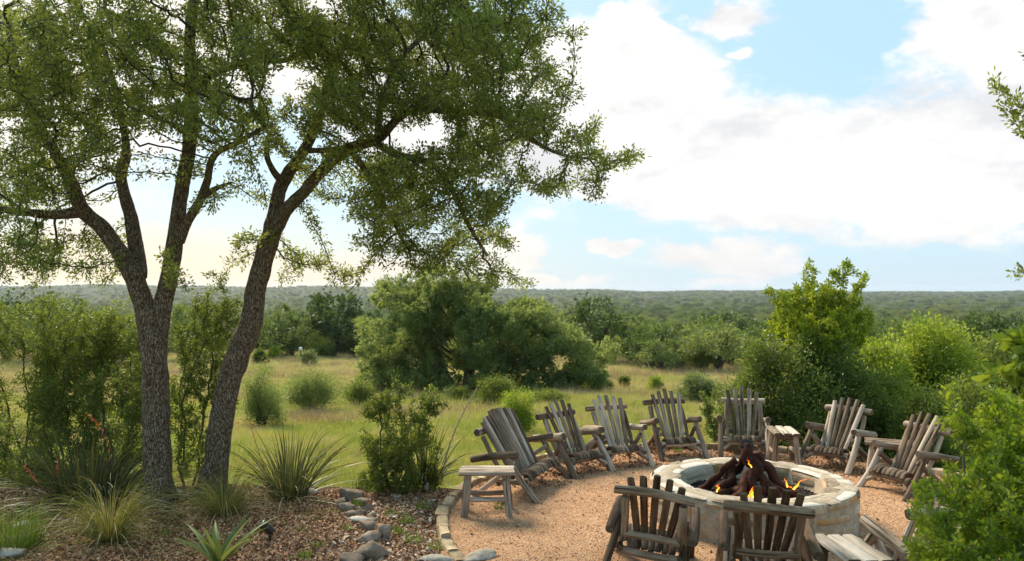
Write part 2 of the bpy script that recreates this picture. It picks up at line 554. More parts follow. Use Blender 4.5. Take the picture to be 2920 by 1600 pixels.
TERRAIN = mat_terrain()
GRAVEL = mat_gravel()
MULCH = mat_mulch()
CHIP_TAN = mat_chip('leaf_litter', [(0.0, (0.085, 0.038, 0.018)), (0.3, (0.25, 0.118, 0.056)), (0.6, (0.40, 0.215, 0.108)), (0.88, (0.52, 0.325, 0.185)), (1.0, (0.62, 0.46, 0.31))])
CHIP_GRAN = mat_chip('granite_chip', [(0.0, (0.19, 0.085, 0.04)), (0.35, (0.41, 0.22, 0.125)), (0.7, (0.55, 0.34, 0.22)), (1.0, (0.70, 0.55, 0.43))])
PEBBLE = mat_chip('pale_pebble', [(0.0, (0.24, 0.20, 0.155)), (0.5, (0.40, 0.34, 0.27)), (1.0, (0.55, 0.50, 0.43))])
LIME = mat_stone('limestone', [(0.30, (0.156, 0.106, 0.060)), (0.47, (0.368, 0.281, 0.179)), (0.62, (0.515, 0.428, 0.313)), (0.80, (0.626, 0.552, 0.451))], 1.0, (0.45, 0.235, 0.07), rnd=0.4)
LIMETOP = mat_stone('limestone_cap', [(0.30, (0.176, 0.128, 0.079)), (0.46, (0.370, 0.299, 0.216)), (0.60, (0.528, 0.466, 0.378)), (0.80, (0.651, 0.607, 0.537))], 1.0, rnd=0.4)
MORTAR = mat_stone('mortar', [(0.3, (0.17, 0.125, 0.08)), (0.5, (0.36, 0.29, 0.205)), (0.7, (0.52, 0.44, 0.34))], 1.6)
KERBST = mat_stone('kerb_limestone', [(0.3, (0.14, 0.10, 0.058)), (0.5, (0.37, 0.275, 0.17)), (0.7, (0.54, 0.44, 0.305))], 1.3)
ROCK = mat_stone('grey_rock', [(0.3, (0.085, 0.060, 0.043)), (0.5, (0.215, 0.165, 0.125)), (0.66, (0.34, 0.275, 0.215)), (0.82, (0.52, 0.44, 0.35))], 1.0, (0.27, 0.185, 0.115))
PALEROCK = mat_stone('pale_rock', [(0.3, (0.20, 0.165, 0.12)), (0.5, (0.40, 0.35, 0.28)), (0.7, (0.56, 0.51, 0.44))], 1.0)
CHAR = mat_stone('charcoal', [(0.3, (0.008, 0.007, 0.007)), (0.6, (0.03, 0.025, 0.022)), (0.8, (0.09, 0.08, 0.07))], 3.0)
RUST = mat_stone('rusted_steel', [(0.32, (0.012, 0.006, 0.004)), (0.48, (0.045, 0.014, 0.008)), (0.66, (0.088, 0.030, 0.016)), (0.85, (0.15, 0.062, 0.034))], 2.6)
DARKCOIL = mat_stone('dark_steel_ring', [(0.3, (0.02, 0.018, 0.016)), (0.6, (0.07, 0.06, 0.055)), (0.8, (0.16, 0.14, 0.12))], 3.0)


def mat_bark():
    m, t, b, o = newmat('oak_bark')
    tcn = t.n('ShaderNodeTexCoord')
    P = tcn.outputs['Object']
    mp = t.mapping(P, (1, 1, 0.24))
    dist = t.noise(P, 9, 3)
    v = t.n('ShaderNodeTexVoronoi', feature='DISTANCE_TO_EDGE')
    v.inputs['Scale'].default_value = 46
    t.link(t.vmath('ADD', mp, t.vmath('MULTIPLY', dist.outputs['Color'], (0.09, 0.09, 0.05))), v.inputs['Vector'])
    n = t.noise(mp, 70, 5, 0.7)
    plate = t.maprange(v.outputs['Distance'], 0.0, 0.22)
    f = t.math('ADD', t.math('MULTIPLY', plate, 0.42), t.math('MULTIPLY', n.outputs[0], 0.72))
    c = t.ramp(f, [(0.30, (0.036, 0.022, 0.013)), (0.48, (0.135, 0.088, 0.055)), (0.66, (0.245, 0.175, 0.118)), (0.88, (0.40, 0.32, 0.235))])
    lich = t.maprange(t.noise(P, 5, 6, 0.75).outputs[0], 0.50, 0.64, 0, 0.75)
    c = t.mix(t.math('MULTIPLY', lich, plate), c, (0.26, 0.255, 0.19, 1))
    t.link(c, b.inputs['Base Color'])
    b.inputs['Roughness'].default_value = 0.95
    b.inputs['Specular IOR Level'].default_value = 0.15
    bump(t, b, f, 1.0, 0.03)
    return m


BARK = mat_bark()


def mat_plain(name, col, rough=0.8, var=0.4, metal=0.0):
    m, t, b, o = newmat(name)
    g = t.n('ShaderNodeNewGeometry')
    n = t.noise(g.outputs['Position'], 18, 5, 0.65)
    lo = tuple(q * (1 - var) for q in col); hi = tuple(min(q * (1 + var), 1) for q in col)
    t.link(t.ramp(n.outputs[0], [(0.3, lo), (0.7, hi)]), b.inputs['Base Color'])
    b.inputs['Roughness'].default_value = rough
    b.inputs['Metallic'].default_value = metal
    return m


TWIG = mat_plain('twig_bark', (0.065, 0.050, 0.038), 0.9, 0.5)
TWIG_PALE = mat_plain('twig_bark_grey', (0.16, 0.13, 0.105), 0.9, 0.5)
DRYSTALK = mat_plain('dry_stalk', (0.36, 0.31, 0.235), 0.8, 0.3)
BRONZE = mat_plain('bronze_paint', (0.020, 0.015, 0.014), 0.5, 0.3)
LENS = mat_plain('lamp_glass', (0.12, 0.12, 0.12), 0.1, 0.1)
WHITEPOST = mat_plain('white_paint', (0.72, 0.70, 0.66), 0.6, 0.1)
YELLOWFLOWER = mat_plain('yellow_flower', (0.62, 0.40, 0.02), 0.7, 0.2)
ORANGEFLOWER = mat_plain('orange_flower', (0.60, 0.20, 0.02), 0.7, 0.2)


def mat_flame():
    m, t, b, o = newmat('flame')
    a = t.n('ShaderNodeAttribute', attribute_name='rnd')
    c = t.ramp(a.outputs['Fac'], [(0.0, (1.0, 0.13, 0.006)), (0.4, (1.0, 0.26, 0.015)), (0.75, (1.0, 0.42, 0.04)), (1.0, (1.0, 0.62, 0.15))])
    em = t.n('ShaderNodeEmission')
    t.link(c, em.inputs[0])
    em.inputs['Strength'].default_value = 1.6
    t.link(em.outputs[0], o.inputs[0])
    return m


FLAME = mat_flame()

# ------------------------------------------------------------------ mesh makers
def frame_along(d, hint=(0, 0, 1)):
    d = unit(d)
    h = np.asarray(hint, float)
    if abs(np.dot(d, h)) > 0.95: h = np.array([0, 1, 0.0])
    s = unit(np.cross(d, h))
    return s, unit(np.cross(s, d))


def log_mesh(p0, p1, r0, r1, mats, seed=0, sides=12, rings=6, bend=0.012, flat=1.0, hint=(0, 0, 1)):
    """a slightly bent round log with worn ends; uv in metres (around, along)"""
    rs = np.random.default_rng(seed)
    p0 = np.asarray(p0, float); p1 = np.asarray(p1, float)
    L = np.linalg.norm(p1 - p0)
    s, n = frame_along(p1 - p0, hint)
    ts = np.concatenate([[0.0, 0.012 / L], np.linspace(0.06, 0.94, rings), [1 - 0.012 / L, 1.0]])
    sc = np.concatenate([[0.86, 0.985], np.ones(rings), [0.985, 0.86]])
    b1, b2 = rs.normal(0, bend, 2)
    ph = rs.uniform(0, 6.28, 3)
    ang = np.linspace(0, 2 * np.pi, sides + 1)
    V, UV = [], []
    for t, k in zip(ts, sc):
        c = p0 + (p1 - p0) * t + s * b1 * math.sin(t * np.pi) + n * b2 * math.sin(t * np.pi)
        r = (r0 + (r1 - r0) * t) * k
        rr = r * (1 + 0.05 * np.sin(2 * ang + ph[0] + t * 1.5) + 0.03 * np.sin(3 * ang + ph[1] - t * 2) + 0.03 * math.sin(t * 7 + ph[2]))
        V.append(c + np.outer(np.cos(ang) * rr, s) + np.outer(np.sin(ang) * rr * flat, n))
        UV.append(np.c_[ang * r0, np.full(sides + 1, t * L)])
    nr, K = len(ts), sides + 1
    V = np.concatenate(V); UV = np.concatenate(UV)
    a = (np.arange(nr - 1)[:, None] * K + np.arange(sides)[None]).ravel()
    Q = np.c_[a, a + 1, a + K + 1, a + K]
    # caps: own vertices so that end grain gets its own uv
    caps = []
    for e in (0, nr - 1):
        ring = V[e * K:e * K + sides]
        c = ring.mean(0)
        base = len(V)
        V = np.concatenate([V, ring, [c]])
        UV = np.concatenate([UV, np.c_[np.cos(ang[:-1]) * r0, np.sin(ang[:-1]) * r0], [[0, 0]]])
        i = np.arange(sides); j = (i + 1) % sides
        caps.append(np.c_[base + j, base + i, np.full(sides, base + sides)] if e == 0 else np.c_[base + i, base + j, np.full(sides, base + sides)])
    T = np.concatenate(caps)
    return mesh_np('log', V, [Q, T], mats, uv=UV, mi=np.r_[np.zeros(len(Q)), np.ones(len(T))])


def board_mesh(path, w, th, normal, mats, seed=0, ends=0.25, cup=0.0, twist=0.0):
    """plank swept along path; w per point; normal = face direction"""
    rs = np.random.default_rng(seed)
    path = np.asarray(path, float)
    N = len(path)
    w = np.broadcast_to(np.asarray(w, float), (N,))
    d = unit(np.gradient(path, axis=0))
    nn = np.broadcast_to(np.asarray(normal, float), (N, 3))
    side = unit(np.cross(d, nn))
    up = unit(np.cross(side, d))
    c = th * 0.32
    L = np.concatenate([[0], np.cumsum(np.linalg.norm(np.diff(path, axis=0), axis=1))])
    V, UV = [], []
    for i in range(N):
        k = 1.0 - (ends * 0.12 if i in (0, N - 1) else 0)
        hw = w[i] * 0.5 * k * (1 + rs.normal(0, 0.03))
        h = th * 0.5 * k
        prof = np.array([(-hw, -h + c), (-hw + c, -h), (hw - c, -h), (hw, -h + c), (hw, h - c), (hw - c * 1.3, h), (0, h + cup), (-hw + c * 1.3, h), (-hw, h - c)])
        tw = twist * (i / (N - 1) - 0.5)
        S = side[i] * math.cos(tw) + up[i] * math.sin(tw)
        U = up[i] * math.cos(tw) - side[i] * math.sin(tw)
        P = path[i] + np.outer(prof[:, 0], S) + np.outer(prof[:, 1], U)
        V.append(np.vstack([P, P[:1]]))
        per = np.concatenate([[0], np.cumsum(np.linalg.norm(np.diff(np.vstack([prof, prof[:1]]), axis=0), axis=1))])
        UV.append(np.c_[per, np.full(10, L[i])])
    V = np.concatenate(V); UV = np.concatenate(UV)
    a = (np.arange(N - 1)[:, None] * 10 + np.arange(9)[None]).ravel()
    Q = np.c_[a, a + 10, a + 11, a + 1]
    base = len(V)
    V = np.concatenate([V, V[0:9], V[(N - 1) * 10:(N - 1) * 10 + 9]])
    UV = np.concatenate([UV, UV[0:9] * 0.5, UV[(N - 1) * 10:(N - 1) * 10 + 9] * 0.5])
    capA = (base + np.arange(9))[None]
    capB = (base + 9 + np.arange(9)[::-1])[None]
    return mesh_np('board', V, [Q, capA, capB], mats, smooth=False, uv=UV, mi=np.r_[np.zeros(len(Q)), 1, 1])


def tubes(P, par, rad, K=6, skip=None):
    """independent tapered tube per edge (par[i] -> i)"""
    P = np.asarray(P, float)
    i = np.nonzero(par >= 0)[0]
    if skip is not None: i = i[~skip[i]]
    a, b = P[par[i]], P[i]
    d = unit(b - a)
    h = np.where(np.abs(d[:, 2:3]) > 0.9, np.array([[1.0, 0, 0]]), np.array([[0, 0, 1.0]]))
    s = unit(np.cross(d, h)); n = np.cross(s, d)
    ang = np.arange(K) * 2 * np.pi / K
    ring = s[:, None] * np.cos(ang)[None, :, None] + n[:, None] * np.sin(ang)[None, :, None]
    ra = np.minimum(rad[par[i]], rad[i] * 1.25)[:, None, None]
    A = a[:, None] - d[:, None] * ra * 0.3 + ring * ra
    B = b[:, None] + d[:, None] * rad[i][:, None, None] * 0.3 + ring * rad[i][:, None, None]
    V = np.concatenate([A, B], 1).reshape(-1, 3)
    o = (np.arange(len(i)) * 2 * K)[:, None]
    k = np.arange(K)[None]; k2 = (k + 1) % K
    F = np.stack([o + k, o + k2, o + K + k2, o + K + k], -1).reshape(-1, 4)
    return V, F


def sweep_tube(path, rads, sides=20, noise_amp=0.0, noise_s=8.0, seed=0, sub=8, flare=None, cap=True):
    """smooth round limb through guide points (catmull-rom)"""
    path = np.asarray(path, float); rads = np.asarray(rads, float)
    ext = np.vstack([2 * path[0] - path[1], path, 2 * path[-1] - path[-2]])
    C, Rr = [], []
    for i in range(len(path) - 1):
        p0, p1, p2, p3 = ext[i:i + 4]
        for t in np.arange(sub) / sub:
            C.append(0.5 * ((2 * p1) + (-p0 + p2) * t + (2 * p0 - 5 * p1 + 4 * p2 - p3) * t * t + (-p0 + 3 * p1 - 3 * p2 + p3) * t ** 3))
            Rr.append(rads[i] + (rads[i + 1] - rads[i]) * t)
    C.append(path[-1]); Rr.append(rads[-1])
    C = np.array(C); Rr = np.array(Rr)
    d = unit(np.gradient(C, axis=0))
    s = np.array([1.0, 0, 0])
    V = []
    ang = np.arange(sides) * 2 * np.pi / sides
    for i in range(len(C)):
        s = unit(s - d[i] * np.dot(s, d[i]))
        n = np.cross(d[i], s)
        rr = np.full(sides, Rr[i])
        if noise_amp:
            for j in range(sides):
                q = C[i] + (s * math.cos(ang[j]) + n * math.sin(ang[j])) * Rr[i]
                rr[j] *= 1 + noise_amp * mnoise.fractal(Vector((q[0] * noise_s + seed, q[1] * noise_s, q[2] * noise_s * 0.35)), 0.8, 2.0, 3)
        V.append(C[i] + np.outer(np.cos(ang) * rr, s) + np.outer(np.sin(ang) * rr, n))
    V = np.concatenate(V)
    N = len(C)
    o = (np.arange(N - 1) * sides)[:, None]
    k = np.arange(sides)[None]; k2 = (k + 1) % sides
    Q = np.stack([o + k, o + k2, o + sides + k2, o + sides + k], -1).reshape(-1, 4)
    F = [Q]
    if cap: F += [np.arange(sides)[::-1][None], ((N - 1) * sides + np.arange(sides))[None]]
    return V, F, C, Rr


def leaf_mesh(name, P, D, L, wr, mat, rs, fold=0.25, droop=0.0, rnd=None):
    """one 4-vertex leaf per point"""
    N = len(P)
    D = unit(D)
    q = unit(rs.normal(size=(N, 3)))
    S = unit(np.cross(D, q))
    U = np.cross(S, D)
    L = np.broadcast_to(np.asarray(L, float), (N,))[:, None]
    base = P
    tip = P + D * L
    tip[:, 2] -= droop * L[:, 0]
    mid = P + D * L * 0.52 + U * L * fold * wr
    V = np.stack([base, mid - S * L * wr * 0.5, tip, mid + S * L * wr * 0.5], 1).reshape(-1, 3)
    F = np.arange(N * 4).reshape(N, 4)
    if rnd is None: rnd = rs.random(N)
    return mesh_np(name, V, F, mat, smooth=False, attr={'rnd': ('FACE', rnd)})


def colonize(att, P0, par0, step, kill, iters=70, trop=(0, 0, 0), seed=1, infl=1e9, tips=None):
    rs = np.random.default_rng(seed)
    P = [tuple(p) for p in P0]
    par = list(par0)
    att = np.asarray(att, float)
    alive = np.ones(len(att), bool)
    nkids = {}
    trop = np.asarray(trop, float)
    near_i = np.zeros(len(att), int)
    near_d = np.full(len(att), 1e9)
    new_from = 0
    for it in range(iters):
        # update nearest with new nodes only
        kd = kdtree.KDTree(len(P) - new_from)
        for i in range(new_from, len(P)): kd.insert(P[i], i)
        kd.balance()
        for a in np.nonzero(alive)[0]:
            co, i, dist = kd.find(att[a])
            if dist < near_d[a]: near_d[a] = dist; near_i[a] = i
        new_from = len(P)
        alive &= near_d > kill
        act = np.nonzero(alive & (near_d < infl))[0]
        if len(act) == 0: break
        acc = {}
        for a in act:
            i = near_i[a]
            if nkids.get(i, 0) > 3: continue
            v = att[a] - np.asarray(P[i])
            acc.setdefault(i, []).append(v / (np.linalg.norm(v) + 1e-9))
        if not acc: break
        for i, vs in acc.items():
            d = np.sum(vs, 0) / len(vs) + trop + rs.normal(0, 0.16, 3)
            d /= np.linalg.norm(d) + 1e-9
            P.append(tuple(np.asarray(P[i]) + d * step))
            par.append(i)
            nkids[i] = nkids.get(i, 0) + 1
    return np.array(P), np.array(par)


def pipe(P, par, tip=0.004, e=2.3):
    n = len(P)
    w = np.zeros(n)
    kids = np.zeros(n, int)
    for i in range(n - 1, -1, -1):
        if kids[i] == 0: w[i] = tip ** e
        if par[i] >= 0:
            w[par[i]] += w[i]; kids[par[i]] += 1
    return w ** (1 / e), kids


def in_ell(c, r, n, rs, shell=0.0):
    v = unit(rs.normal(size=(n, 3)))
    u = rs.random(n)[:, None] ** (1 / 3)
    if shell: u = shell + (1 - shell) * u
    return np.asarray(c) + v * u * np.asarray(r)


def clump_crown(lobes, nleaf, size, wr, mat, seed, clump=0.22, per=40, shell=0.55, name='crown', droop=0.1, floor=None, up=0.35):
    """leaves gathered in clumps spread over the lobes' volume (lobe = centre, radii)"""
    rs = np.random.default_rng(seed)
    vol = np.array([np.prod(l[1]) ** (2 / 3) for l in lobes])
    nc = max(8, nleaf // per)
    cnt = np.maximum(3, (nc * vol / vol.sum()).astype(int))
    C, O = [], []
    for (c, r), k in zip(lobes, cnt):
        p = in_ell(c, np.asarray(r) * rs.uniform(0.85, 1.1), k, rs, shell)
        C.append(p); O.append(unit((p - np.asarray(c)) / np.asarray(r)))
    C = np.concatenate(C); O = np.concatenate(O)
    if floor is not None:
        k = C[:, 2] > floor; C, O = C[k], O[k]
    cs = clump * rs.uniform(0.6, 1.4, len(C))
    tone = rs.random(len(C))
    idx = np.repeat(np.arange(len(C)), rs.integers(int(per * 0.5), int(per * 1.5), len(C)))
    off = rs.normal(0, 1, (len(idx), 3)) * cs[idx][:, None] * 0.55
    P = C[idx] + off
    D = unit(O[idx] * 0.7 + unit(off) * 0.5 + rs.normal(0, 0.45, (len(idx), 3)) + np.array([0, 0, up]))
    L = size * rs.uniform(0.65, 1.35, len(idx))
    return leaf_mesh(name, P, D, L, wr, mat, rs, droop=droop, rnd=np.clip(0.55 * rs.random(len(idx)) + 0.45 * tone[idx], 0, 1)), C


def blades_mesh(base, n, length, width, spread, mat, seed, seg=5, gravity=0.55, up=1.0, base_r=0.08, tipw=0.12, arch=0.0):
    rs = np.random.default_rng(seed)
    a = rs.uniform(0, 2 * np.pi, n)
    lean = np.abs(rs.normal(0, spread, n))
    d = np.c_[np.cos(a) * np.sin(lean), np.sin(a) * np.sin(lean), np.cos(lean) * up]
    d = unit(d)
    L = length * rs.uniform(0.55, 1.1, n)
    b0 = np.asarray(base) + np.c_[np.cos(a), np.sin(a), np.zeros(n)] * (base_r * np.sqrt(rs.random(n)))[:, None]
    side = unit(np.cross(d, np.array([0, 0, 1.0])) + rs.normal(0, 0.5, (n, 3)))
    g = gravity * rs.uniform(0.4, 1.5, n) * np.sin(lean + 0.15)
    ar = np.random.default_rng(seed + 1).uniform(0.3, 1.4, n)
    V = []
    for j in range(seg + 1):
        t = j / seg
        c = b0 + d * (L * t)[:, None]
        c[:, 2] -= g * L * t ** 2.2
        if arch:
            k_ = arch * L * ar * t ** 2.0
            c[:, 0] += np.cos(a) * k_ * 0.55; c[:, 1] += np.sin(a) * k_ * 0.55; c[:, 2] -= k_ * 0.62 * t
        w = width * (1 - (1 - tipw) * t ** 1.6) * 0.5
        V += [c - side * w, c + side * w]
    V = np.stack(V, 1).reshape(-1, 3)
    m = 2 * (seg + 1)
    o = (np.arange(n) * m)[:, None]
    j = np.arange(seg)[None] * 2
    F = np.stack([o + j, o + j + 1, o + j + 3, o + j + 2], -1).reshape(-1, 4)
    low = 0.02
    V[:, 2] = np.maximum(V[:, 2], np.asarray(base)[2] + low * rs.random(len(V)))
    return mesh_np('blades', V, F, mat, smooth=True, attr={'rnd': ('FACE', np.repeat(rs.random(n), seg))})


def rock_mesh(size, seed, mat, cuts=11, rough=0.13, sub=3):
    import bmesh
    bm = bmesh.new()
    bmesh.ops.create_icosphere(bm, subdivisions=sub, radius=1.0)
    rs = np.random.default_rng(seed)
    V = np.array([v.co[:] for v in bm.verts])
    F = np.array([[v.index for v in f.verts] for f in bm.faces])
    bm.free()
    for _ in range(cuts):                      # plane cuts give the facets of broken stone
        n = unit(rs.normal(size=3)); h = rs.uniform(0.38, 0.72)
        dd = V @ n - h
        V = V - np.outer(np.maximum(dd, 0) * 0.92, n)
    o = rs.uniform(0, 50, 3)
    for i in range(len(V)):
        q = V[i] * 1.8 + o
        V[i] *= 1 + rough * mnoise.fractal(Vector(q), 0.9, 2.1, 4)
    V = V / np.abs(V).max(0) * np.asarray(size)
    return mesh_np('rock', V, F, mat, smooth=False)


# ------------------------------------------------------------------ terrain
def build_terrain():
    th = np.concatenate([np.linspace(-0.95, 0.95, 230), np.linspace(0.95, 2 * np.pi - 0.95, 42)[1:-1]])
    rr = np.concatenate([[0.0], np.geomspace(1.0, 9000, 190)])
    T, Q = np.meshgrid(th, rr)
    X, Y = Q * np.sin(T), Q * np.cos(T)
    Z = gz(X, Y)
    V = np.c_[X.ravel(), Y.ravel(), Z.ravel()]
    nt = len(th)
    i = (np.arange(len(rr) - 1)[:, None] * nt); j = np.arange(nt)[None]; j2 = (j + 1) % nt
    F = np.stack([i + j, i + j2, i + nt + j2, i + nt + j], -1).reshape(-1, 4)[:, ::-1]
    o = link('terrain', mesh_np('terrain', V, F, TERRAIN))
    tag(o, kind='structure')


build_terrain()


def patio_inside(x, y):
    ar = np.hypot(x - PC[0], y - PC[1]) < PR
    lane = (y < 8.9) & (x > -0.62 + 0.12 * np.sin(y * 3)) & (x < 8)
    return ar | (lane & (y < 7.7)) | (lane & (x > 2))


def grid_sheet(name, x0, x1, y0, y1, st, test, zf, mat):
    xs = np.arange(x0, x1, st); ys = np.arange(y0, y1, st)
    X, Y = np.meshgrid(xs, ys)
    V = np.c_[X.ravel(), Y.ravel(), zf(X, Y).ravel()]
    n = len(xs)
    i = (np.arange(len(ys) - 1)[:, None] * n + np.arange(n - 1)[None]).ravel()
    F = np.c_[i, i + 1, i + n + 1, i + n]
    c = V[F].mean(1)
    F = F[test(c[:, 0], c[:, 1])]
    u, inv = np.unique(F, return_inverse=True)
    o = link(name, mesh_np(name, V[u], inv.reshape(F.shape), mat))
    tag(o, kind='structure')
    return o


def patio_z(x, y): return 0.004 + 0.008 * wav(x, y, 2.1, 0.4) * 0.5


def mulch_z(x, y):
    rise = 0.05 * np.exp(-((x + 4.0) ** 2 + (y - 9.4) ** 2) / 1.6)
    return -0.006 + 0.018 * wav(x, y, 1.7, 2.2) + rise - np.where(np.hypot(x - PC[0], y - PC[1]) < PR + 0.25, 0.03, 0) - np.clip(y - 10.1, 0, 1) * 0.25


grid_sheet('gravel_patio', -1.2, 8.0, 1.0, 13.0, 0.06, patio_inside, patio_z, GRAVEL)
grid_sheet('mulch_bed', -10.0, 0.6, 1.0, 10.9, 0.06,
           lambda x, y: (~patio_inside(x, y)) & (y < 10.75 + 0.2 * np.sin(x * 2.0)), mulch_z, MULCH)


# loose pieces on the ground (nobody could count them)
def chips(name, label, n, area, test, zf, size, mat, seed, flat=0.35, cat='litter', tilt=0.5, lift=0.3):
    rs = np.random.default_rng(seed)
    x = rs.uniform(area[0], area[1], n); y = rs.uniform(area[2], area[3], n)
    k = test(x, y)
    x, y = x[k], y[k]
    n = len(x)
    s = size * rs.uniform(0.5, 1.6, n)
    a = rs.uniform(0, 2 * np.pi, n)
    nrm = unit(np.c_[rs.normal(0, tilt, (n, 2)), np.ones(n)])
    u = unit(np.cross(np.c_[np.cos(a), np.sin(a), np.zeros(n)], nrm)); v = np.cross(nrm, u)
    c = np.c_[x, y, zf(x, y) + s * lift]
    asp = rs.uniform(0.35, 0.8, n)[:, None]
    s = s[:, None]
    top = c + nrm * s * flat
    V = np.stack([c - u * s, c - v * s * asp, c + u * s, c + v * s * asp, top], 1).reshape(-1, 3)
    o = (np.arange(n) * 5)[:, None]
    F = np.stack([np.c_[o, o + 1, o + 4], np.c_[o + 1, o + 2, o + 4], np.c_[o + 2, o + 3, o + 4], np.c_[o + 3, o, o + 4]], 1).reshape(-1, 3)
    ob = link(name, mesh_np(name, V, F, mat, smooth=False, attr={'rnd': ('FACE', np.repeat(rs.random(n), 4))}))
    return tag(ob, label, cat, kind='stuff')


in_frame = lambda x, y: np.abs(x) < y * 0.70 + 0.2
chips('leaf_litter', 'brown fallen oak leaves and bark mulch covering the bed under the trees', 88000, (-7.5, -0.2, 6.3, 10.8),
      lambda x, y: in_frame(x, y) & ~patio_inside(x, y), mulch_z, 0.0165, CHIP_TAN, 11, tilt=0.8, flat=0.12, lift=0.5)
chips('granite_gravel', 'pinkish tan crushed granite spread round the fire pit', 70000, (-1.0, 7.6, 6.0, 12.7),
      lambda x, y: in_frame(x, y) & patio_inside(x, y), patio_z, 0.008, CHIP_GRAN, 12, cat='gravel', flat=0.7, lift=0.1)
chips('leaf_litter', 'dry leaves blown against the back rim of the gravel patio', 14000, (-1.0, 7.6, 10.2, 12.7),
      lambda x, y: patio_inside(x, y) & (np.hypot(x - PC[0], y - PC[1]) > 2.6), patio_z, 0.018, CHIP_TAN, 13, tilt=0.7, flat=0.12, lift=0.5)
chips('fallen_leaves', 'sparse fallen leaves scattered across the gravel patio', 1500, (-1.0, 7.6, 6.0, 12.7),
      lambda x, y: in_frame(x, y) & patio_inside(x, y), patio_z, 0.019, CHIP_TAN, 16, tilt=0.5, flat=0.10, lift=0.3)
chips('pale_pebbles', 'small pale pebbles between the rock row and the stone kerb', 420, (-1.9, -0.4, 7.3, 9.6),
      lambda x, y: ~patio_inside(x, y), mulch_z, 0.030, PEBBLE, 14, cat='pebbles', flat=0.6, lift=0.1)
chips('pale_pebbles', 'tiny scattered pale pebbles lying on the dark mulch', 180, (-6.5, -1.6, 6.5, 9.6),
      lambda x, y: ~patio_inside(x, y), mulch_z, 0.016, PEBBLE, 15, cat='pebbles', flat=0.6, lift=0.1)
# ------------------------------------------------------------------ fire pit
def stone_patch(name, mapf, parent, mat, seed, h=0.02, n=6, sink=0.02):
    """rounded irregular stone face; mapf(u,v,h) with u,v in 0..1"""
    rs = np.random.default_rng(seed)
    g = np.linspace(-1, 1, n)
    U, Vv = np.meshgrid(g, g)
    jit = rs.uniform(-0.17, 0.17, (2, 2, 2))
    # round the corners
    m = np.maximum(np.abs(U), np.abs(Vv)); e = np.hypot(U, Vv)
    k = np.where(e > 0, m / np.maximum(e, 1e-6), 1) * 0.30 + 0.70
    U2, V2 = U * k, Vv * k
    a, b = (U2 + 1) / 2, (V2 + 1) / 2
    du = (1 - a) * (1 - b) * jit[0, 0, 0] + a * (1 - b) * jit[1, 0, 0] + (1 - a) * b * jit[0, 1, 0] + a * b * jit[1, 1, 0]
    dv = (1 - a) * (1 - b) * jit[0, 0, 1] + a * (1 - b) * jit[1, 0, 1] + (1 - a) * b * jit[0, 1, 1] + a * b * jit[1, 1, 1]
    a2, b2 = a + du * 0.8, b + dv * 0.8
    tilt = rs.normal(0, 0.25, 2)
    V = []
    o = rs.uniform(0, 99)
    for i in range(n):
        for j in range(n):
            edge = m[i, j]
            hh = h * (1 - 0.25 * edge ** 4 + tilt[0] * U[i, j] * 0.4 + tilt[1] * Vv[i, j] * 0.4)
            hh += h * 0.45 * mnoise.fractal(Vector((U[i, j] * 1.6 + o, Vv[i, j] * 1.6, seed)), 0.8, 2.0, 3)
            if edge > 0.99: hh = -sink
            V.append(mapf(a2[i, j], b2[i, j], hh))
    V = np.array(V)
    q = (np.arange(n - 1)[:, None] * n + np.arange(n - 1)[None]).ravel()
    F = np.c_[q, q + 1, q + n + 1, q + n]
    return link(name, mesh_np(name, V, F, mat, smooth=True), parent)


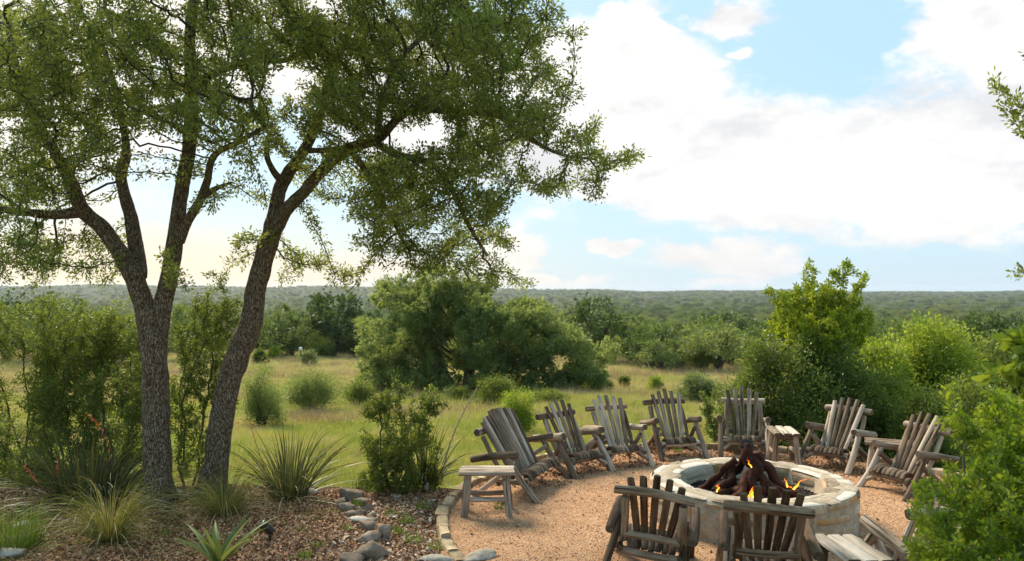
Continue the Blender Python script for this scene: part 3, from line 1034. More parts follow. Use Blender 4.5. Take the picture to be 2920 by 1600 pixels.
def build_pit():
    root = empty('fire_pit', (PIT[0], PIT[1], 0))
    tag(root, 'round fire pit of pale mortared limestone, open in the middle', 'fire pit')
    Ro, Ri, H = 1.165, 0.80, 0.45
    # mortar core
    n = 72
    prof = [(Ro - 0.01, -0.05), (Ro - 0.012, 0.15), (Ro - 0.016, H - 0.05), (Ro - 0.05, H - 0.012), (0.5 * (Ro + Ri), H), (Ri + 0.04, H - 0.012), (Ri + 0.012, H - 0.05), (Ri + 0.01, 0.16), (Ri, 0.20), (0.0, 0.22)]
    V = []
    for k in range(n):
        a = 2 * np.pi * k / n
        for (r, z) in prof:
            w = 1 + 0.012 * mnoise.noise(Vector((math.cos(a) * 5, math.sin(a) * 5, z * 6 + 3)))
            V.append((math.cos(a) * r * w, math.sin(a) * r * w, z + 0.006 * mnoise.noise(Vector((math.cos(a) * r * 7, math.sin(a) * r * 7, 1)))))
    m = len(prof)
    F = [(k * m + j, ((k + 1) % n) * m + j, ((k + 1) % n) * m + j + 1, k * m + j + 1) for k in range(n) for j in range(m - 1)]
    link('mortar', mesh_np('mortar', np.array(V), np.array(F), MORTAR), root)
    rs = random.Random(5)

    def ringcuts(cnt, seed, gap):
        r2 = random.Random(seed)
        w = [r2.uniform(0.55, 1.5) for _ in range(cnt)]
        s = sum(w); a = r2.uniform(0, 1); outl = []
        for q in w:
            d = q / s * 2 * math.pi
            outl.append((a + gap, a + d - gap)); a += d
        return outl
    sd_ = 0
    # cap: two uneven rings of flat stones
    split = 0.5 * (Ro + Ri)
    for ring, cnt in ((0, 19), (1, 14)):
        for (a0, a1) in ringcuts(cnt, 21 + ring, 0.022):
            sd_ += 1
            sp = split + rs.uniform(-0.05, 0.05)
            r0, r1 = (sp + 0.016, Ro - 0.022) if ring == 0 else (Ri + 0.02, sp - 0.016)
            def mf(u, v, h, a0=a0, a1=a1, r0=r0, r1=r1):
                a = a0 + (a1 - a0) * u; r = r0 + (r1 - r0) * v
                return (math.cos(a) * r, math.sin(a) * r, H - 0.004 + h)
            stone_patch('cap_stone', mf, root, LIMETOP, sd_, 0.006, 7, 0.006)
    # outer face: three courses of uneven height
    for course, (z0, z1, cnt) in enumerate(((0.0, 0.19, 13), (0.205, 0.33, 17), (0.345, 0.445, 15))):
        for (a0, a1) in ringcuts(cnt, 31 + course, 0.018):
            sd_ += 1
            za, zb = z0 + rs.uniform(-0.01, 0.03), z1 + rs.uniform(-0.03, 0.008)
            def mf(u, v, h, a0=a0, a1=a1, za=za, zb=zb):
                a = a0 + (a1 - a0) * u; r = Ro - 0.012 + h
                return (math.cos(a) * r, math.sin(a) * r, za + (zb - za) * v)
            stone_patch('face_stone', mf, root, LIME, sd_, 0.011, 7, 0.008)
    for course, (z0, z1, cnt) in enumerate(((0.12, 0.27, 13), (0.285, 0.435, 12))):
        for (a0, a1) in ringcuts(cnt, 41 + course, 0.022):
            sd_ += 1
            def mf(u, v, h, a0=a0, a1=a1, z0=z0, z1=z1):
                a = a1 + (a0 - a1) * u; r = Ri + 0.012 - h
                return (math.cos(a) * r, math.sin(a) * r, z0 + (z1 - z0) * v)
            stone_patch('inner_stone', mf, root, LIME, sd_, 0.010, 7, 0.008)
    # charcoal bed
    ch = chips('charcoal_bed', 'black charcoal and lava rock filling the fire pit', 5200, (-0.8, 0.8, -0.8, 0.8),
               lambda x, y: np.hypot(x, y) < 0.79, lambda x, y: 0.235 + 0.08 * np.exp(-(x * x + y * y) / 0.12), 0.026, CHAR, 61, flat=0.9, cat='charcoal', tilt=0.8)
    ch.location = (PIT[0], PIT[1], 0)


build_pit()


def steel_log(p0, p1, r, seed, root_name, label, rings=False):
    """rust-brown gas-fire log with knots and a torn end"""
    p0 = np.asarray(p0, float) + [0, 0, 0.10]; p1 = np.asarray(p1, float)
    if p1[2] < 0.45: p1 = p1 + [0, 0, 0.08]
    t = np.linspace(0, 1, 6)[:, None]
    rs = np.random.default_rng(seed)
    path = p0 + (p1 - p0) * t + rs.normal(0, 0.020, (6, 3))
    rad = r * (1 + rs.normal(0, 0.12, 6))
    V, F, C, Rr = sweep_tube(path, rad * 0.9, 22, 0.26, 15, seed, 8)
    root = empty(root_name, PIT.tolist() + [0.0])
    tag(root, label, 'fire log', 'rusted logs stacked in the fire pit')
    link('log_body', mesh_np('log_body', V, F, RUST), root)
    if rings:
        d = unit(np.array([0.05, -0.62, 0.78])); s, n = frame_along(d)
        v0, f0, _, _ = sweep_tube([p1 - d * 0.10, p1 - d * 0.03, p1 + d * 0.010], [r * 0.98, r, r * 0.98], 18, 0.1, 9, 1, 3)
        link('log_end', mesh_np('log_end', v0, f0, CHAR), root)
        for k, q in enumerate((0.92, 0.74, 0.56, 0.38, 0.2)):
            a = np.linspace(0, 2 * np.pi, 25)[:-1]
            wob = 1 + 0.05 * np.sin(3 * a + k)
            cen = p1 + d * (0.016 + 0.004 * (k % 2))
            ring = cen + (np.outer(np.cos(a) * wob, s) + np.outer(np.sin(a) * wob, n)) * r * q
            par = np.r_[np.arange(-1, 23)]
            P = np.vstack([ring, ring[:1]])
            par = np.r_[-1, np.arange(24)]
            v, f = tubes(P, par, np.full(25, 0.006), 6)
            link('end_ring', mesh_np('end_ring', v, f, DARKCOIL), root)
    return root


steel_log((0.0, -0.24, 0.13), (-0.01, 0.12, 0.82), 0.080, 3, 'fire_log', 'tall rusted log leaning upright, its top end showing coiled rings', True)
steel_log((0.50, -0.06, 0.14), (0.08, 0.22, 0.70), 0.070, 4, 'fire_log', 'rusted log sloping up from the right side of the fire stack')
steel_log((-0.48, -0.16, 0.13), (-0.10, 0.18, 0.56), 0.060, 5, 'fire_log', 'rusted log sloping up from the left side of the fire stack')
steel_log((-0.34, -0.46, 0.13), (-0.06, -0.06, 0.50), 0.050, 6, 'fire_log', 'thin rusted log propped low across the front of the fire stack')
steel_log((0.34, -0.50, 0.13), (0.08, 0.0, 0.50), 0.058, 7, 'fire_log', 'rusted log propped at the front right of the fire stack')
steel_log((-0.20, 0.50, 0.13), (-0.02, 0.16, 0.66), 0.065, 8, 'fire_log', 'rusted log propped behind the upright log')
steel_log((-0.66, 0.02, 0.14), (-0.16, -0.12, 0.24), 0.045, 9, 'fire_log', 'short rusted log lying flat on the charcoal at the left')
steel_log((0.62, -0.30, 0.14), (0.16, -0.10, 0.36), 0.045, 10, 'fire_log', 'thin rusted log lying low at the right of the fire stack')
steel_log((-0.10, -0.60, 0.13), (0.10, -0.12, 0.34), 0.045, 11, 'fire_log', 'short rusted log poking forward from the fire stack')
steel_log((-0.56, 0.22, 0.13), (-0.16, 0.14, 0.62), 0.045, 12, 'fire_log', 'thin dark branch-like log on the left of the upright log')


def flame(x, y, z, h, seed, label):
    h *= 0.78
    rs = np.random.default_rng(seed)
    K = 9
    t = np.linspace(0, 1, K)
    sway = np.cumsum(rs.normal(0, 0.22, (K, 2)), 0) * h * t[:, None]
    path = np.c_[sway, t * h]
    rad = h * 0.105 * np.sin(np.pi * (0.16 + 0.84 * t)) ** 0.8 * (1.15 - t) + 0.0015
    V, F, C, Rr = sweep_tube(path, rad, 8, 0.0, 1, seed, 3)
    hz_ = V[:, 2] / h
    me = mesh_np('flame', V, F, FLAME, attr={'rnd': ('POINT', np.clip(1 - hz_ * 0.9, 0, 1))})
    o = link('flame', me)
    o.location = (PIT[0] + x, PIT[1] + y, z + (0.07 if z < 0.5 else 0))
    o.scale = (1.0, 0.55, 1.0)
    return tag(o, label, 'flame', 'flames licking round the fire logs')


LF = 'small orange flame licking up between the logs at the front of the fire'
for i, (x, y, z, h) in enumerate([(-0.22, -0.40, 0.20, 0.15), (-0.16, -0.42, 0.22, 0.20), (-0.10, -0.38, 0.26, 0.18), (-0.27, -0.44, 0.14, 0.10), (-0.06, -0.36, 0.30, 0.12),
                                 (-0.19, -0.46, 0.12, 0.12), (0.12, -0.48, 0.16, 0.13), (0.17, -0.46, 0.13, 0.10), (-0.13, -0.45, 0.17, 0.11), (-0.24, -0.38, 0.24, 0.09), (-0.03, -0.42, 0.20, 0.10), (0.22, -0.42, 0.15, 0.09), (-0.30, -0.40, 0.18, 0.08)]):
    flame(x, y, z, h, 70 + i, LF)
for i, (x, y, z, h) in enumerate([(0.46, -0.10, 0.26, 0.17), (0.40, -0.08, 0.30, 0.12), (0.53, -0.08, 0.22, 0.14)]):
    flame(x, y, z, h, 90 + i, 'bright flame curling off the right-hand sloping log')
for i, (x, y, z, h) in enumerate([(-0.44, -0.14, 0.26, 0.11), (-0.48, -0.18, 0.19, 0.10)]):
    flame(x, y, z, h, 95 + i, 'small flame on the left-hand sloping log')
flame(-0.02, -0.085, 0.60, 0.10, 99, 'lone flame high on the upright log')

# ------------------------------------------------------------------ chairs and tables
def yaw_to(p, target):
    d = np.asarray(target)[:2] - np.asarray(p)[:2]
    return math.atan2(-d[0], d[1])             # local +Y faces the target


def make_chair(loc, rz, label, seed, half=0.365, slats=5, seats=7, mat=None, group='log armchairs round the fire pit', name='log_chair', tight=False, cat='chair'):
    """origin: middle of the front feet line is at local y = +0.45; faces +Y"""
    mat = mat or WOOD
    M = [mat, WEND]
    rs = random.Random(seed)
    root = empty(name, loc, rz)
    tag(root, label, cat, group)
    fat = rs.uniform(0.86, 1.02)
    root.scale = (1.0, rs.uniform(0.97, 1.03), rs.uniform(0.975, 1.03))
    lean = rs.uniform(-0.02, 0.02)
    j = lambda s=0.018: rs.uniform(-s, s)
    k = seed * 100

    def lg(nm, p0, p1, r0, r1, **kw):
        nonlocal k
        k += 1
        g = fat * rs.uniform(0.92, 1.10)
        return link(nm, log_mesh(p0, p1, r0 * g, r1 * g, M, k, **kw), root)
    for s in (-1, 1):
        x = s * half
        lg('front_leg', (x + s * 0.015 + j(), 0.45 + j(0.02), -0.01), (x, 0.06, 0.515), 0.047, 0.041)
        lg('rear_leg', (x + s * 0.02 + j(), -0.40 + j(0.02), -0.01), (x - s * 0.055, 0.15, 0.45), 0.043, 0.037)
        lg('arm', (x + j(), -0.44 + j(0.03), 0.455 + j()), (x + j(), 0.20 + j(0.02), 0.570 + j(0.015)), 0.050, 0.054, sides=14)
        lg('brace', (x - s * 0.035, 0.36, 0.10), (x - s * min(0.24, half * 0.6), 0.20, 0.26), 0.030, 0.032)
        px = half - 0.105
        lg('back_post', (s * px, -0.015, 0.235 + j()), (s * (px + 0.005), -0.325, 0.745), 0.034, 0.040, flat=0.8)
        lg('seat_rail', (s * (half - 0.075), 0.33, 0.20), (s * (half - 0.085), -0.16, 0.19), 0.034, 0.034)
    lg('seat_log', (-(half - 0.035), 0.275, 0.225), (half - 0.035, 0.275, 0.225), 0.042, 0.045)
    lg('rear_log', (-(half - 0.05), -0.09, 0.165), (half - 0.05, -0.09, 0.165), 0.038, 0.038)
    lg('back_rail', (-half - 0.005 + j(0.02), -0.375 + j(), 0.795 + j(0.018)), (half + 0.005 + j(0.02), -0.375 + j(), 0.795 + j(0.018)), 0.047, 0.050, sides=16, rings=9)
    lg('lower_rail', (-(half - 0.10), -0.085, 0.315), (half - 0.10, -0.085, 0.315), 0.036, 0.036)
    # fan of back slats
    tw = 2 * (half - 0.125)
    sp = tw / (slats - 1)
    for i in range(slats):
        u = (i - (slats - 1) / 2) / ((slats - 1) / 2)
        xt, xb = u * tw / 2 + lean + rs.uniform(-0.008, 0.008), u * tw / 2 * (0.80 if tight else 0.58)
        topl = 1.0 - 0.10 * u * u + rs.uniform(-0.022, 0.022)
        p0 = np.array([xb, 0.045, 0.245]); p1 = np.array([xt, -0.395, 0.985])
        p1 = p0 + (p1 - p0) * (topl + 0.02)
        nrm = unit(np.array([0, 0.86, 0.51]))
        wt = sp * (0.88 if tight else 0.62) * rs.uniform(0.92, 1.06)
        wb = sp * (0.73 if tight else 0.54)
        t = np.linspace(0, 1, 6)[:, None]
        path = p0 + (p1 - p0) * t + np.outer(np.sin(t[:, 0] * np.pi), [rs.uniform(-0.006, 0.006), rs.uniform(-0.004, 0.004), 0])
        k += 1
        link('back_slat', board_mesh(path, np.linspace(wb, wt, 6), 0.026, nrm, M, k, ends=1.0, cup=0.006, twist=rs.uniform(-0.12, 0.12)), root)
    # contoured seat slats running front to back
    sw = 2 * (half - 0.10)
    for i in range(seats):
        u = (i + 0.5) / seats - 0.5
        xs = u * sw
        yy = np.linspace(-0.02, 0.335, 9) + rs.uniform(-0.01, 0.01)
        t = np.linspace(0, 1, 9)
        zz = 0.225 + 0.075 * np.sin((t - 0.25) * np.pi * 0.95) - 0.05 * np.clip(t - 0.85, 0, 1) / 0.15 + rs.uniform(-0.006, 0.006)
        path = np.c_[xs * (0.86 + 0.14 * t), yy, zz]
        k += 1
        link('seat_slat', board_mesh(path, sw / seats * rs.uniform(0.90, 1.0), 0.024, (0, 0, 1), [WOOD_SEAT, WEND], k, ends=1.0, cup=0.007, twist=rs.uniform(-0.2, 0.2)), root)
    return root


def chair_from_feet(fl, fr, *a, **kw):
    p, q = onz(*fl), onz(*fr)
    m = (p + q) / 2
    side = unit(q - p)
    d1 = np.array([-side[1], side[0]])             # +90 deg
    d2 = unit(PIT - m[:2])
    if np.dot(d1, d2) < 0: d1 = -d1
    d = unit(d1 * 0.45 + d2 * 0.55)
    rz = math.atan2(-d[0], d[1])
    loc = (m[0] - d[0] * 0.45, m[1] - d[1] * 0.45, 0.0)
    return make_chair(loc, rz, *a, **kw)


G = 'log armchairs round the fire pit'
chair_from_feet((1547, 1438), (1606, 1361), 'wide two-seat grey log bench with tightly packed fan back beside the kerb', 1, half=0.66, slats=10, seats=13, tight=True, group=None, name='log_love_seat', cat='bench')
chair_from_feet((1650, 1365), (1740, 1346), 'grey log armchair next to the wide log bench', 2)
chair_from_feet((1747, 1341), (1855, 1334), 'grey log armchair, second along from the wide log bench', 3)
chair_from_feet((1892, 1319), (2014, 1305), 'grey log armchair, third along from the wide log bench', 4)
chair_from_feet((2059, 1303), (2189, 1310), 'grey log armchair straight behind the tall upright fire log', 5)
chair_from_feet((2277, 1320), (2414, 1360), 'log armchair with white-streaked back slats between two side tables', 6, mat=WOOD)
chair_from_feet((2449, 1383), (2574, 1436), 'log armchair partly hidden by the bright leafy bush', 7)
for (px_, az_, roll_, seed_, lab_) in (((1.20, 6.84), 15, 6.0, 8, 'dark log armchair seen from behind with a crooked top rail over open gravel'),
                                      ((2.20, 6.42), 13, 0.0, 9, 'dark log armchair seen from behind, pulled up beside the pale plank table')):
    d_ = np.array([math.sin(R(az_)), math.cos(R(az_))])
    ch_ = make_chair((px_[0] + d_[0] * 0.44, px_[1] + d_[1] * 0.44, 0), -R(az_), lab_, seed_, mat=WOOD_DK)
    ch_.rotation_euler = (0, R(roll_), -R(az_))
make_chair((3.60, 6.72, 0), R(9), 'log armchair with pale arm half buried in the bright leafy bush', 10, mat=WOOD_PALE)


def make_table(loc, rz, label, seed, L=0.64, Wd=0.40, H=0.52, mat=None):
    mat = mat or WOOD
    M = [mat, WEND]
    rs = random.Random(seed)
    root = empty('side_table', loc, rz)
    tag(root, label, 'side table', 'log side tables between the chairs')
    k = seed * 50
    for i in range(3):
        y = (i - 1) * Wd / 3
        k += 1
        xs = np.linspace(-L / 2 + rs.uniform(-0.012, 0.012), L / 2 + rs.uniform(-0.012, 0.012), 6)
        path = np.c_[xs, np.full(6, y), np.full(6, H - 0.02 + rs.uniform(-0.004, 0.004))]
        link('top_plank', board_mesh(path, Wd / 3 * 0.95, 0.045, (0, 0, 1), M, k, ends=0.4), root)
    legM = [WOOD, WEND]
    for sx in (-1, 1):
        for sy in (-1, 1):
            k += 1
            link('leg', log_mesh((sx * (L / 2 - 0.05), sy * (Wd / 2 - 0.02), -0.01), (sx * (L / 2 - 0.10), sy * (Wd / 2 - 0.07), H - 0.04), 0.043, 0.040, legM, k), root)
        k += 1
        link('cross_log', log_mesh((sx * (L / 2 - 0.10), -Wd / 2 + 0.03, H - 0.085), (sx * (L / 2 - 0.10), Wd / 2 - 0.03, H - 0.085), 0.030, 0.030, legM, k), root)
    for sy in (-1, 1):
        k += 1
        link('stretcher', log_mesh((-L / 2 + 0.09, sy * (Wd / 2 - 0.04), 0.20), (L / 2 - 0.09, sy * (Wd / 2 - 0.04), 0.20), 0.031, 0.031, legM, k), root)
    return root


make_table((-0.30, 9.06, 0), R(1), 'small grey log side table beside the wide log bench', 1)
make_table((4.17, 11.62, 0), R(82), 'log side table standing next to the chair with white-streaked slats', 2, mat=WOOD_PALE)
make_table((5.36, 10.72, 0), R(-25), 'log side table squeezed behind the arm of the bush-hidden chair', 3, mat=WOOD)
make_table((2.83, 6.32, 0), R(93), 'pale plank side table with wide bleached boards beside the dark armchair', 4, mat=WOOD_PALE)

# ------------------------------------------------------------------ kerb and rocks
def kerb():
    root = empty('stone_kerb', (PC[0], PC[1], 0))
    tag(root, 'curved low kerb of tan limestone blocks edging the gravel', 'kerb')
    rs = random.Random(3)
    a = R(204)
    end = R(8)
    i = 0
    while a > end:
        w = rs.uniform(0.24, 0.46) / PR
        wid = rs.uniform(0.11, 0.15); h = rs.uniform(0.085, 0.115) if a < R(140) else rs.uniform(0.05, 0.08)
        if a > R(196): h = 0.03
        a0, a1 = a, a - w + 0.006
        n = 5
        V = []
        rin = PR - 0.02 + rs.uniform(-0.012, 0.012)
        for t in np.linspace(0, 1, n):
            q = a0 + (a1 - a0) * t
            pinch = 0.93 if t in (0, 1) else 1.0
            for (r, z) in ((0, -0.12), (0, h * 0.75), (wid * 0.08, h * 0.97), (wid * 0.5, h), (wid * 0.92, h * 0.96), (wid, h * 0.72), (wid, -0.30)):
                nz = mnoise.fractal(Vector((q * 14, r * 9 + i * 3.1, z * 9)), 0.8, 2.0, 3)
                rr = rin + (r - wid / 2) * pinch + wid / 2 + nz * 0.014
                V.append((math.cos(q) * rr, math.sin(q) * rr, z * (pinch if z > 0 else 1) + (nz * 0.010 if z > 0 else 0)))
        m = 7
        F = [(k * m + j_, k * m + j_ + 1, (k + 1) * m + j_ + 1, (k + 1) * m + j_) for k in range(n - 1) for j_ in range(m - 1)]
        me = mesh_np('stone', np.array(V), [np.array(F), np.arange(m)[None], ((n - 1) * m + np.arange(m)[::-1])[None]], KERBST, smooth=False)
        link('stone', me, root)
        a -= w
        i += 1


kerb()


def rock(px, py, w, d, h, seed, label, mat=ROCK, rz=0.0, z=None, group='row of grey rocks edging the mulch bed', name='rock', sub=3, tilt=0.0):
    p = onz(px, py)
    o = link(name, rock_mesh((w * 0.86, d * 0.86, h * 0.9), seed, mat, sub=sub))
    o.location = (p[0], p[1], (h * 0.35 if z is None else z))
    o.rotation_euler = (tilt, tilt * 0.6, rz)
    return tag(o, label, 'rock', group)


SM = 'small grey rock in the row edging the mulch bed'
rock(1000, 1422, 0.19, 0.13, 0.11, 1, 'broad pale grey rock at the yucca end of the rock row', rz=0.5, tilt=0.25)
rock(975, 1440, 0.10, 0.09, 0.07, 2, SM)
rock(992, 1452, 0.13, 0.10, 0.07, 3, SM, rz=0.3)
rock(1000, 1473, 0.16, 0.09, 0.06, 4, 'rust-streaked grey rock in the rock row', rz=-0.3)
rock(1032, 1437, 0.11, 0.08, 0.06, 5, SM)
rock(1050, 1452, 0.10, 0.08, 0.06, 15, SM, rz=1.0)
rock(1028, 1469, 0.10, 0.07, 0.06, 6, SM, rz=0.4)
rock(1057, 1475, 0.07, 0.06, 0.05, 7, SM)
rock(1030, 1490, 0.17, 0.09, 0.06, 8, 'flat tan rock lying across the rock row', mat=PALEROCK)
rock(1068, 1492, 0.07, 0.06, 0.05, 9, SM)
rock(1048, 1510, 0.15, 0.09, 0.08, 10, 'sharp dark grey wedge of rock in the rock row', rz=-0.4, tilt=0.2)
rock(1056, 1536, 0.21, 0.12, 0.10, 11, 'long cracked pale grey rock in the rock row', rz=0.45, tilt=-0.15)
rock(1098, 1530, 0.09, 0.09, 0.12, 12, 'upright narrow grey rock behind the cracked one', rz=0.2)
rock(1066, 1588, 0.21, 0.15, 0.17, 13, 'largest grey boulder of the rock row', rz=0.7, tilt=0.2)
rock(1010, 1604, 0.20, 0.12, 0.07, 14, 'low flat grey rock in front of the largest boulder', rz=-0.2)
rock(1365, 1590, 0.24, 0.17, 0.055, 21, 'flat pale flagstone set in gravel at the end of the kerb', mat=PALEROCK, rz=0.2, group=None, name='flagstone')
rock(1246, 1598, 0.22, 0.10, 0.04, 22, 'low tan flagstone sunk in the path beside the rock row', mat=PALEROCK, rz=0.1, group=None, name='flagstone')
rock(1217, 1400, 0.055, 0.05, 0.09, 23, 'upright pale stone in front of the yucca by the leafy shrub', mat=PALEROCK, group=None)
rock(1132, 1418, 0.07, 0.05, 0.035, 24, 'small flat pale stone in the litter below the leafy shrub', mat=PALEROCK, group=None)
rock(890, 1408, 0.16, 0.10, 0.06, 25, 'pale rock half hidden under the arching yucca', mat=PALEROCK, group=None)
rock(505, 1424, 0.16, 0.12, 0.12, 26, 'squat tan rock wedged between the two oak trunks', mat=PALEROCK, group=None)
rock(80, 1508, 0.20, 0.12, 0.08, 27, 'pale border rock beside the tall green grass, nearer the yucca', mat=PALEROCK, group=None)
rock(40, 1545, 0.20, 0.13, 0.09, 28, 'pale weathered border rock in the tall green grass', mat=PALEROCK, group=None)
rock(25, 1585, 0.18, 0.13, 0.08, 29, 'low pale border rock on the mulch below the tall green grass', mat=PALEROCK, group=None)

# bullet spotlight
def spotlight():
    p = onz(770, 1545)
    root = empty('garden_spotlight', p)
    tag(root, 'dark bronze bullet spotlight on a short stake in the mulch', 'spotlight')
    v, f, _, _ = sweep_tube([(0, 0, -0.04), (0, 0, 0.02), (0.0, 0, 0.07)], [0.014, 0.014, 0.018], 10)
    link('stake', mesh_np('stake', v, f, BRONZE), root)
    a, b = np.array([0.02, 0.03, 0.09]), np.array([-0.085, -0.02, 0.20])
    v, f, _, _ = sweep_tube([a, a + (b - a) * 0.08, a + (b - a) * 0.5, b], [0.022, 0.038, 0.043, 0.046], 18, sub=4)
    h = link('lamp_housing', mesh_np('lamp_housing', v, f, BRONZE), root)
    d = unit(b - a)
    v, f, _, _ = sweep_tube([b - d * 0.004, b + d * 0.003], [0.038, 0.038], 18, sub=2)
    link('lens', mesh_np('lens', v, f, LENS), h)


spotlight()
# ------------------------------------------------------------------ the two oaks under which the camera looks out
def limb_pts(spec):
    """spec rows: px, py, depth, diameter in px"""
    P = np.array([atd(r[0], r[1], r[2]) for r in spec])
    Rr = np.array([r[3] * r[2] / FPX / 2 * 0.86 for r in spec])
    return P, Rr


def oak(name, label, trunk, limbs, lobes, seed, natt, leaf_n, group):
    rs = np.random.default_rng(seed)
    tp, tr = limb_pts(trunk)
    base = tp[0].copy()
    root = empty(name, base)
    tag(root, label, 'tree', group)
    P0, par0 = [], []

    def put(nm, P, Rr, amp, sides):
        V, F, C, R2 = sweep_tube(P, Rr, sides, amp, 9.0, seed, 10)
        link(nm, mesh_np(nm, V - base, F, BARK), root)
        return C
    # flared foot
    tp2 = np.vstack([tp[0] + [0, 0, -0.25], tp[0] + [0, 0, 0.02], tp[0] + (tp[1] - tp[0]) * 0.22, tp[1:]])
    tr2 = np.r_[tr[0] * 1.75, tr[0] * 1.32, tr[0] * 1.02, tr[1:]]
    C = put('trunk', tp2, tr2, 0.16, 40)
    for q in range(7):
        a_ = q * 0.9 + rs.uniform(-0.25, 0.25)
        u_ = np.array([math.cos(a_), math.sin(a_), 0.0]); r_ = tr[0]
        V, F, _, _ = sweep_tube([u_ * r_ * 0.55 + [0, 0, 0.42], u_ * r_ * 1.0 + [0, 0, 0.14], u_ * r_ * 1.6 + [0, 0, 0.03], u_ * r_ * rs.uniform(2.4, 3.2) + [0, 0, -0.09]], [r_ * 0.30, r_ * 0.36, r_ * 0.27, r_ * 0.13], 12, 0.15, 9, q, 5)
        link('root', mesh_np('root', V, F, BARK), root)
    guide = []
    for spec in limbs:
        P, Rr = limb_pts(spec)
        C = put('limb', P, Rr * np.linspace(1.0, 0.82, len(Rr)), 0.14, 24)
        guide.append(C)
    # skeleton for growing: limb centre lines
    for C in guide:
        st = len(P0)
        for i in range(0, len(C), 3):
            P0.append(C[i]); par0.append(-1 if i == 0 else len(P0) - 2)
    ng = len(P0)
    att = []
    area = np.array([l[3] ** 2 * (l[4] if len(l) > 4 else 1.0) for l in lobes])
    cnt = np.maximum(12, natt * area / area.sum()).astype(int)
    for l, c in zip(lobes, cnt):
        cen = atd(l[0], l[1], l[2]); r = l[3] * l[2] / FPX
        att.append(in_ell(cen, (r, r * 1.15 if r > 0.3 else r, r * 0.85), c, rs))
    att = np.concatenate(att)
    P, par = colonize(att, P0, par0, 0.13, 0.12, 60, (0, 0, -0.05), seed)
    rad, kids = pipe(P, par, 0.0042, 2.25)
    rad = np.minimum(rad, 0.055)
    par_t = par.copy()
    par_t[:ng] = -1
    V, F = tubes(P, par_t, rad, 6)
    link('branches', mesh_np('branches', V - base, F, TWIG), root)
    # leaves in tufts on the thin wood
    thin = np.nonzero((np.arange(len(P)) >= ng) & (rad < 0.0105))[0]
    w = np.ones(len(thin)) / len(thin)
    idx = rs.choice(thin, leaf_n, p=w)
    tone = rs.random(len(P))
    dirv_ = unit(P[idx] - P[par[idx]])
    off = unit(rs.normal(size=(leaf_n, 3))) * (rs.random(leaf_n) ** 0.7 * 0.085)[:, None]
    LP = P[idx] - dirv_ * (rs.random(leaf_n) * 0.13)[:, None] + off
    LD = unit(off) * 0.9 + dirv_ * 0.7 + rs.normal(0, 0.35, (leaf_n, 3))
    L = rs.uniform(0.030, 0.060, leaf_n)
    me = leaf_mesh('foliage', LP - base, LD, L, 0.46, LEAF_OAK, rs, rnd=np.clip(0.5 * rs.random(leaf_n) + 0.5 * tone[idx], 0, 1))
    link('foliage', me, root)
    return root


jd = lambda a, b: float(rng.uniform(a, b))
T1_TRUNK = [(452, 1446, 9.3, 88), (447, 1300, 9.3, 86), (444, 1180, 9.3, 82), (441, 1060, 9.3, 80), (437, 960, 9.3, 84), (425, 880, 9.32, 70)]
T1_LIMBS = [
    [(430, 990, 9.3, 66), (418, 900, 9.3, 68), (388, 805, 9.3, 62), (338, 712, 9.25, 58), (286, 645, 9.2, 54), (236, 600, 9.1, 50), (198, 512, 9.0, 44), (150, 420, 8.9, 38), (95, 330, 8.8, 32), (50, 200, 8.7, 26), (20, 60, 8.6, 20)],
    [(240, 603, 9.1, 40), (150, 612, 9.0, 34), (60, 604, 8.8, 28), (-60, 590, 8.7, 22)],
    [(398, 790, 9.4, 48), (392, 730, 9.5, 50), (370, 610, 9.6, 44), (345, 510, 9.7, 38), (360, 430, 9.8, 32), (340, 300, 9.9, 26), (300, 150, 10.0, 20)],
    [(446, 990, 9.3, 60), (462, 880, 9.35, 58), (486, 770, 9.4, 56), (504, 650, 9.4, 54), (520, 530, 9.45, 50), (540, 420, 9.5, 48), (546, 260, 9.5, 46), (542, 110, 9.45, 44), (560, -60, 9.4, 36), (600, -220, 9.4, 26)],
    [(512, 690, 9.4, 34), (532, 635, 9.35, 33), (566, 580, 9.3, 31), (590, 520, 9.2, 27), (610, 445, 9.1, 25), (680, 405, 9.0, 22), (760, 360, 8.9, 16)],
    [(575, 565, 9.3, 26), (612, 540, 9.25, 20), (660, 520, 9.2, 10)],
    [(545, 250, 9.5, 32), (620, 205, 9.5, 28), (720, 172, 9.6, 26), (820, 170, 9.6, 20), (880, 120, 9.6, 14)],
]
T2_TRUNK = [(606, 1422, 9.7, 86), (614, 1340, 9.7, 80), (634, 1180, 9.7, 76), (670, 1035, 9.7, 76), (712, 930, 9.72, 76), (732, 820, 9.75, 62), (758, 720, 9.78, 62), (784, 630, 9.8, 58)]
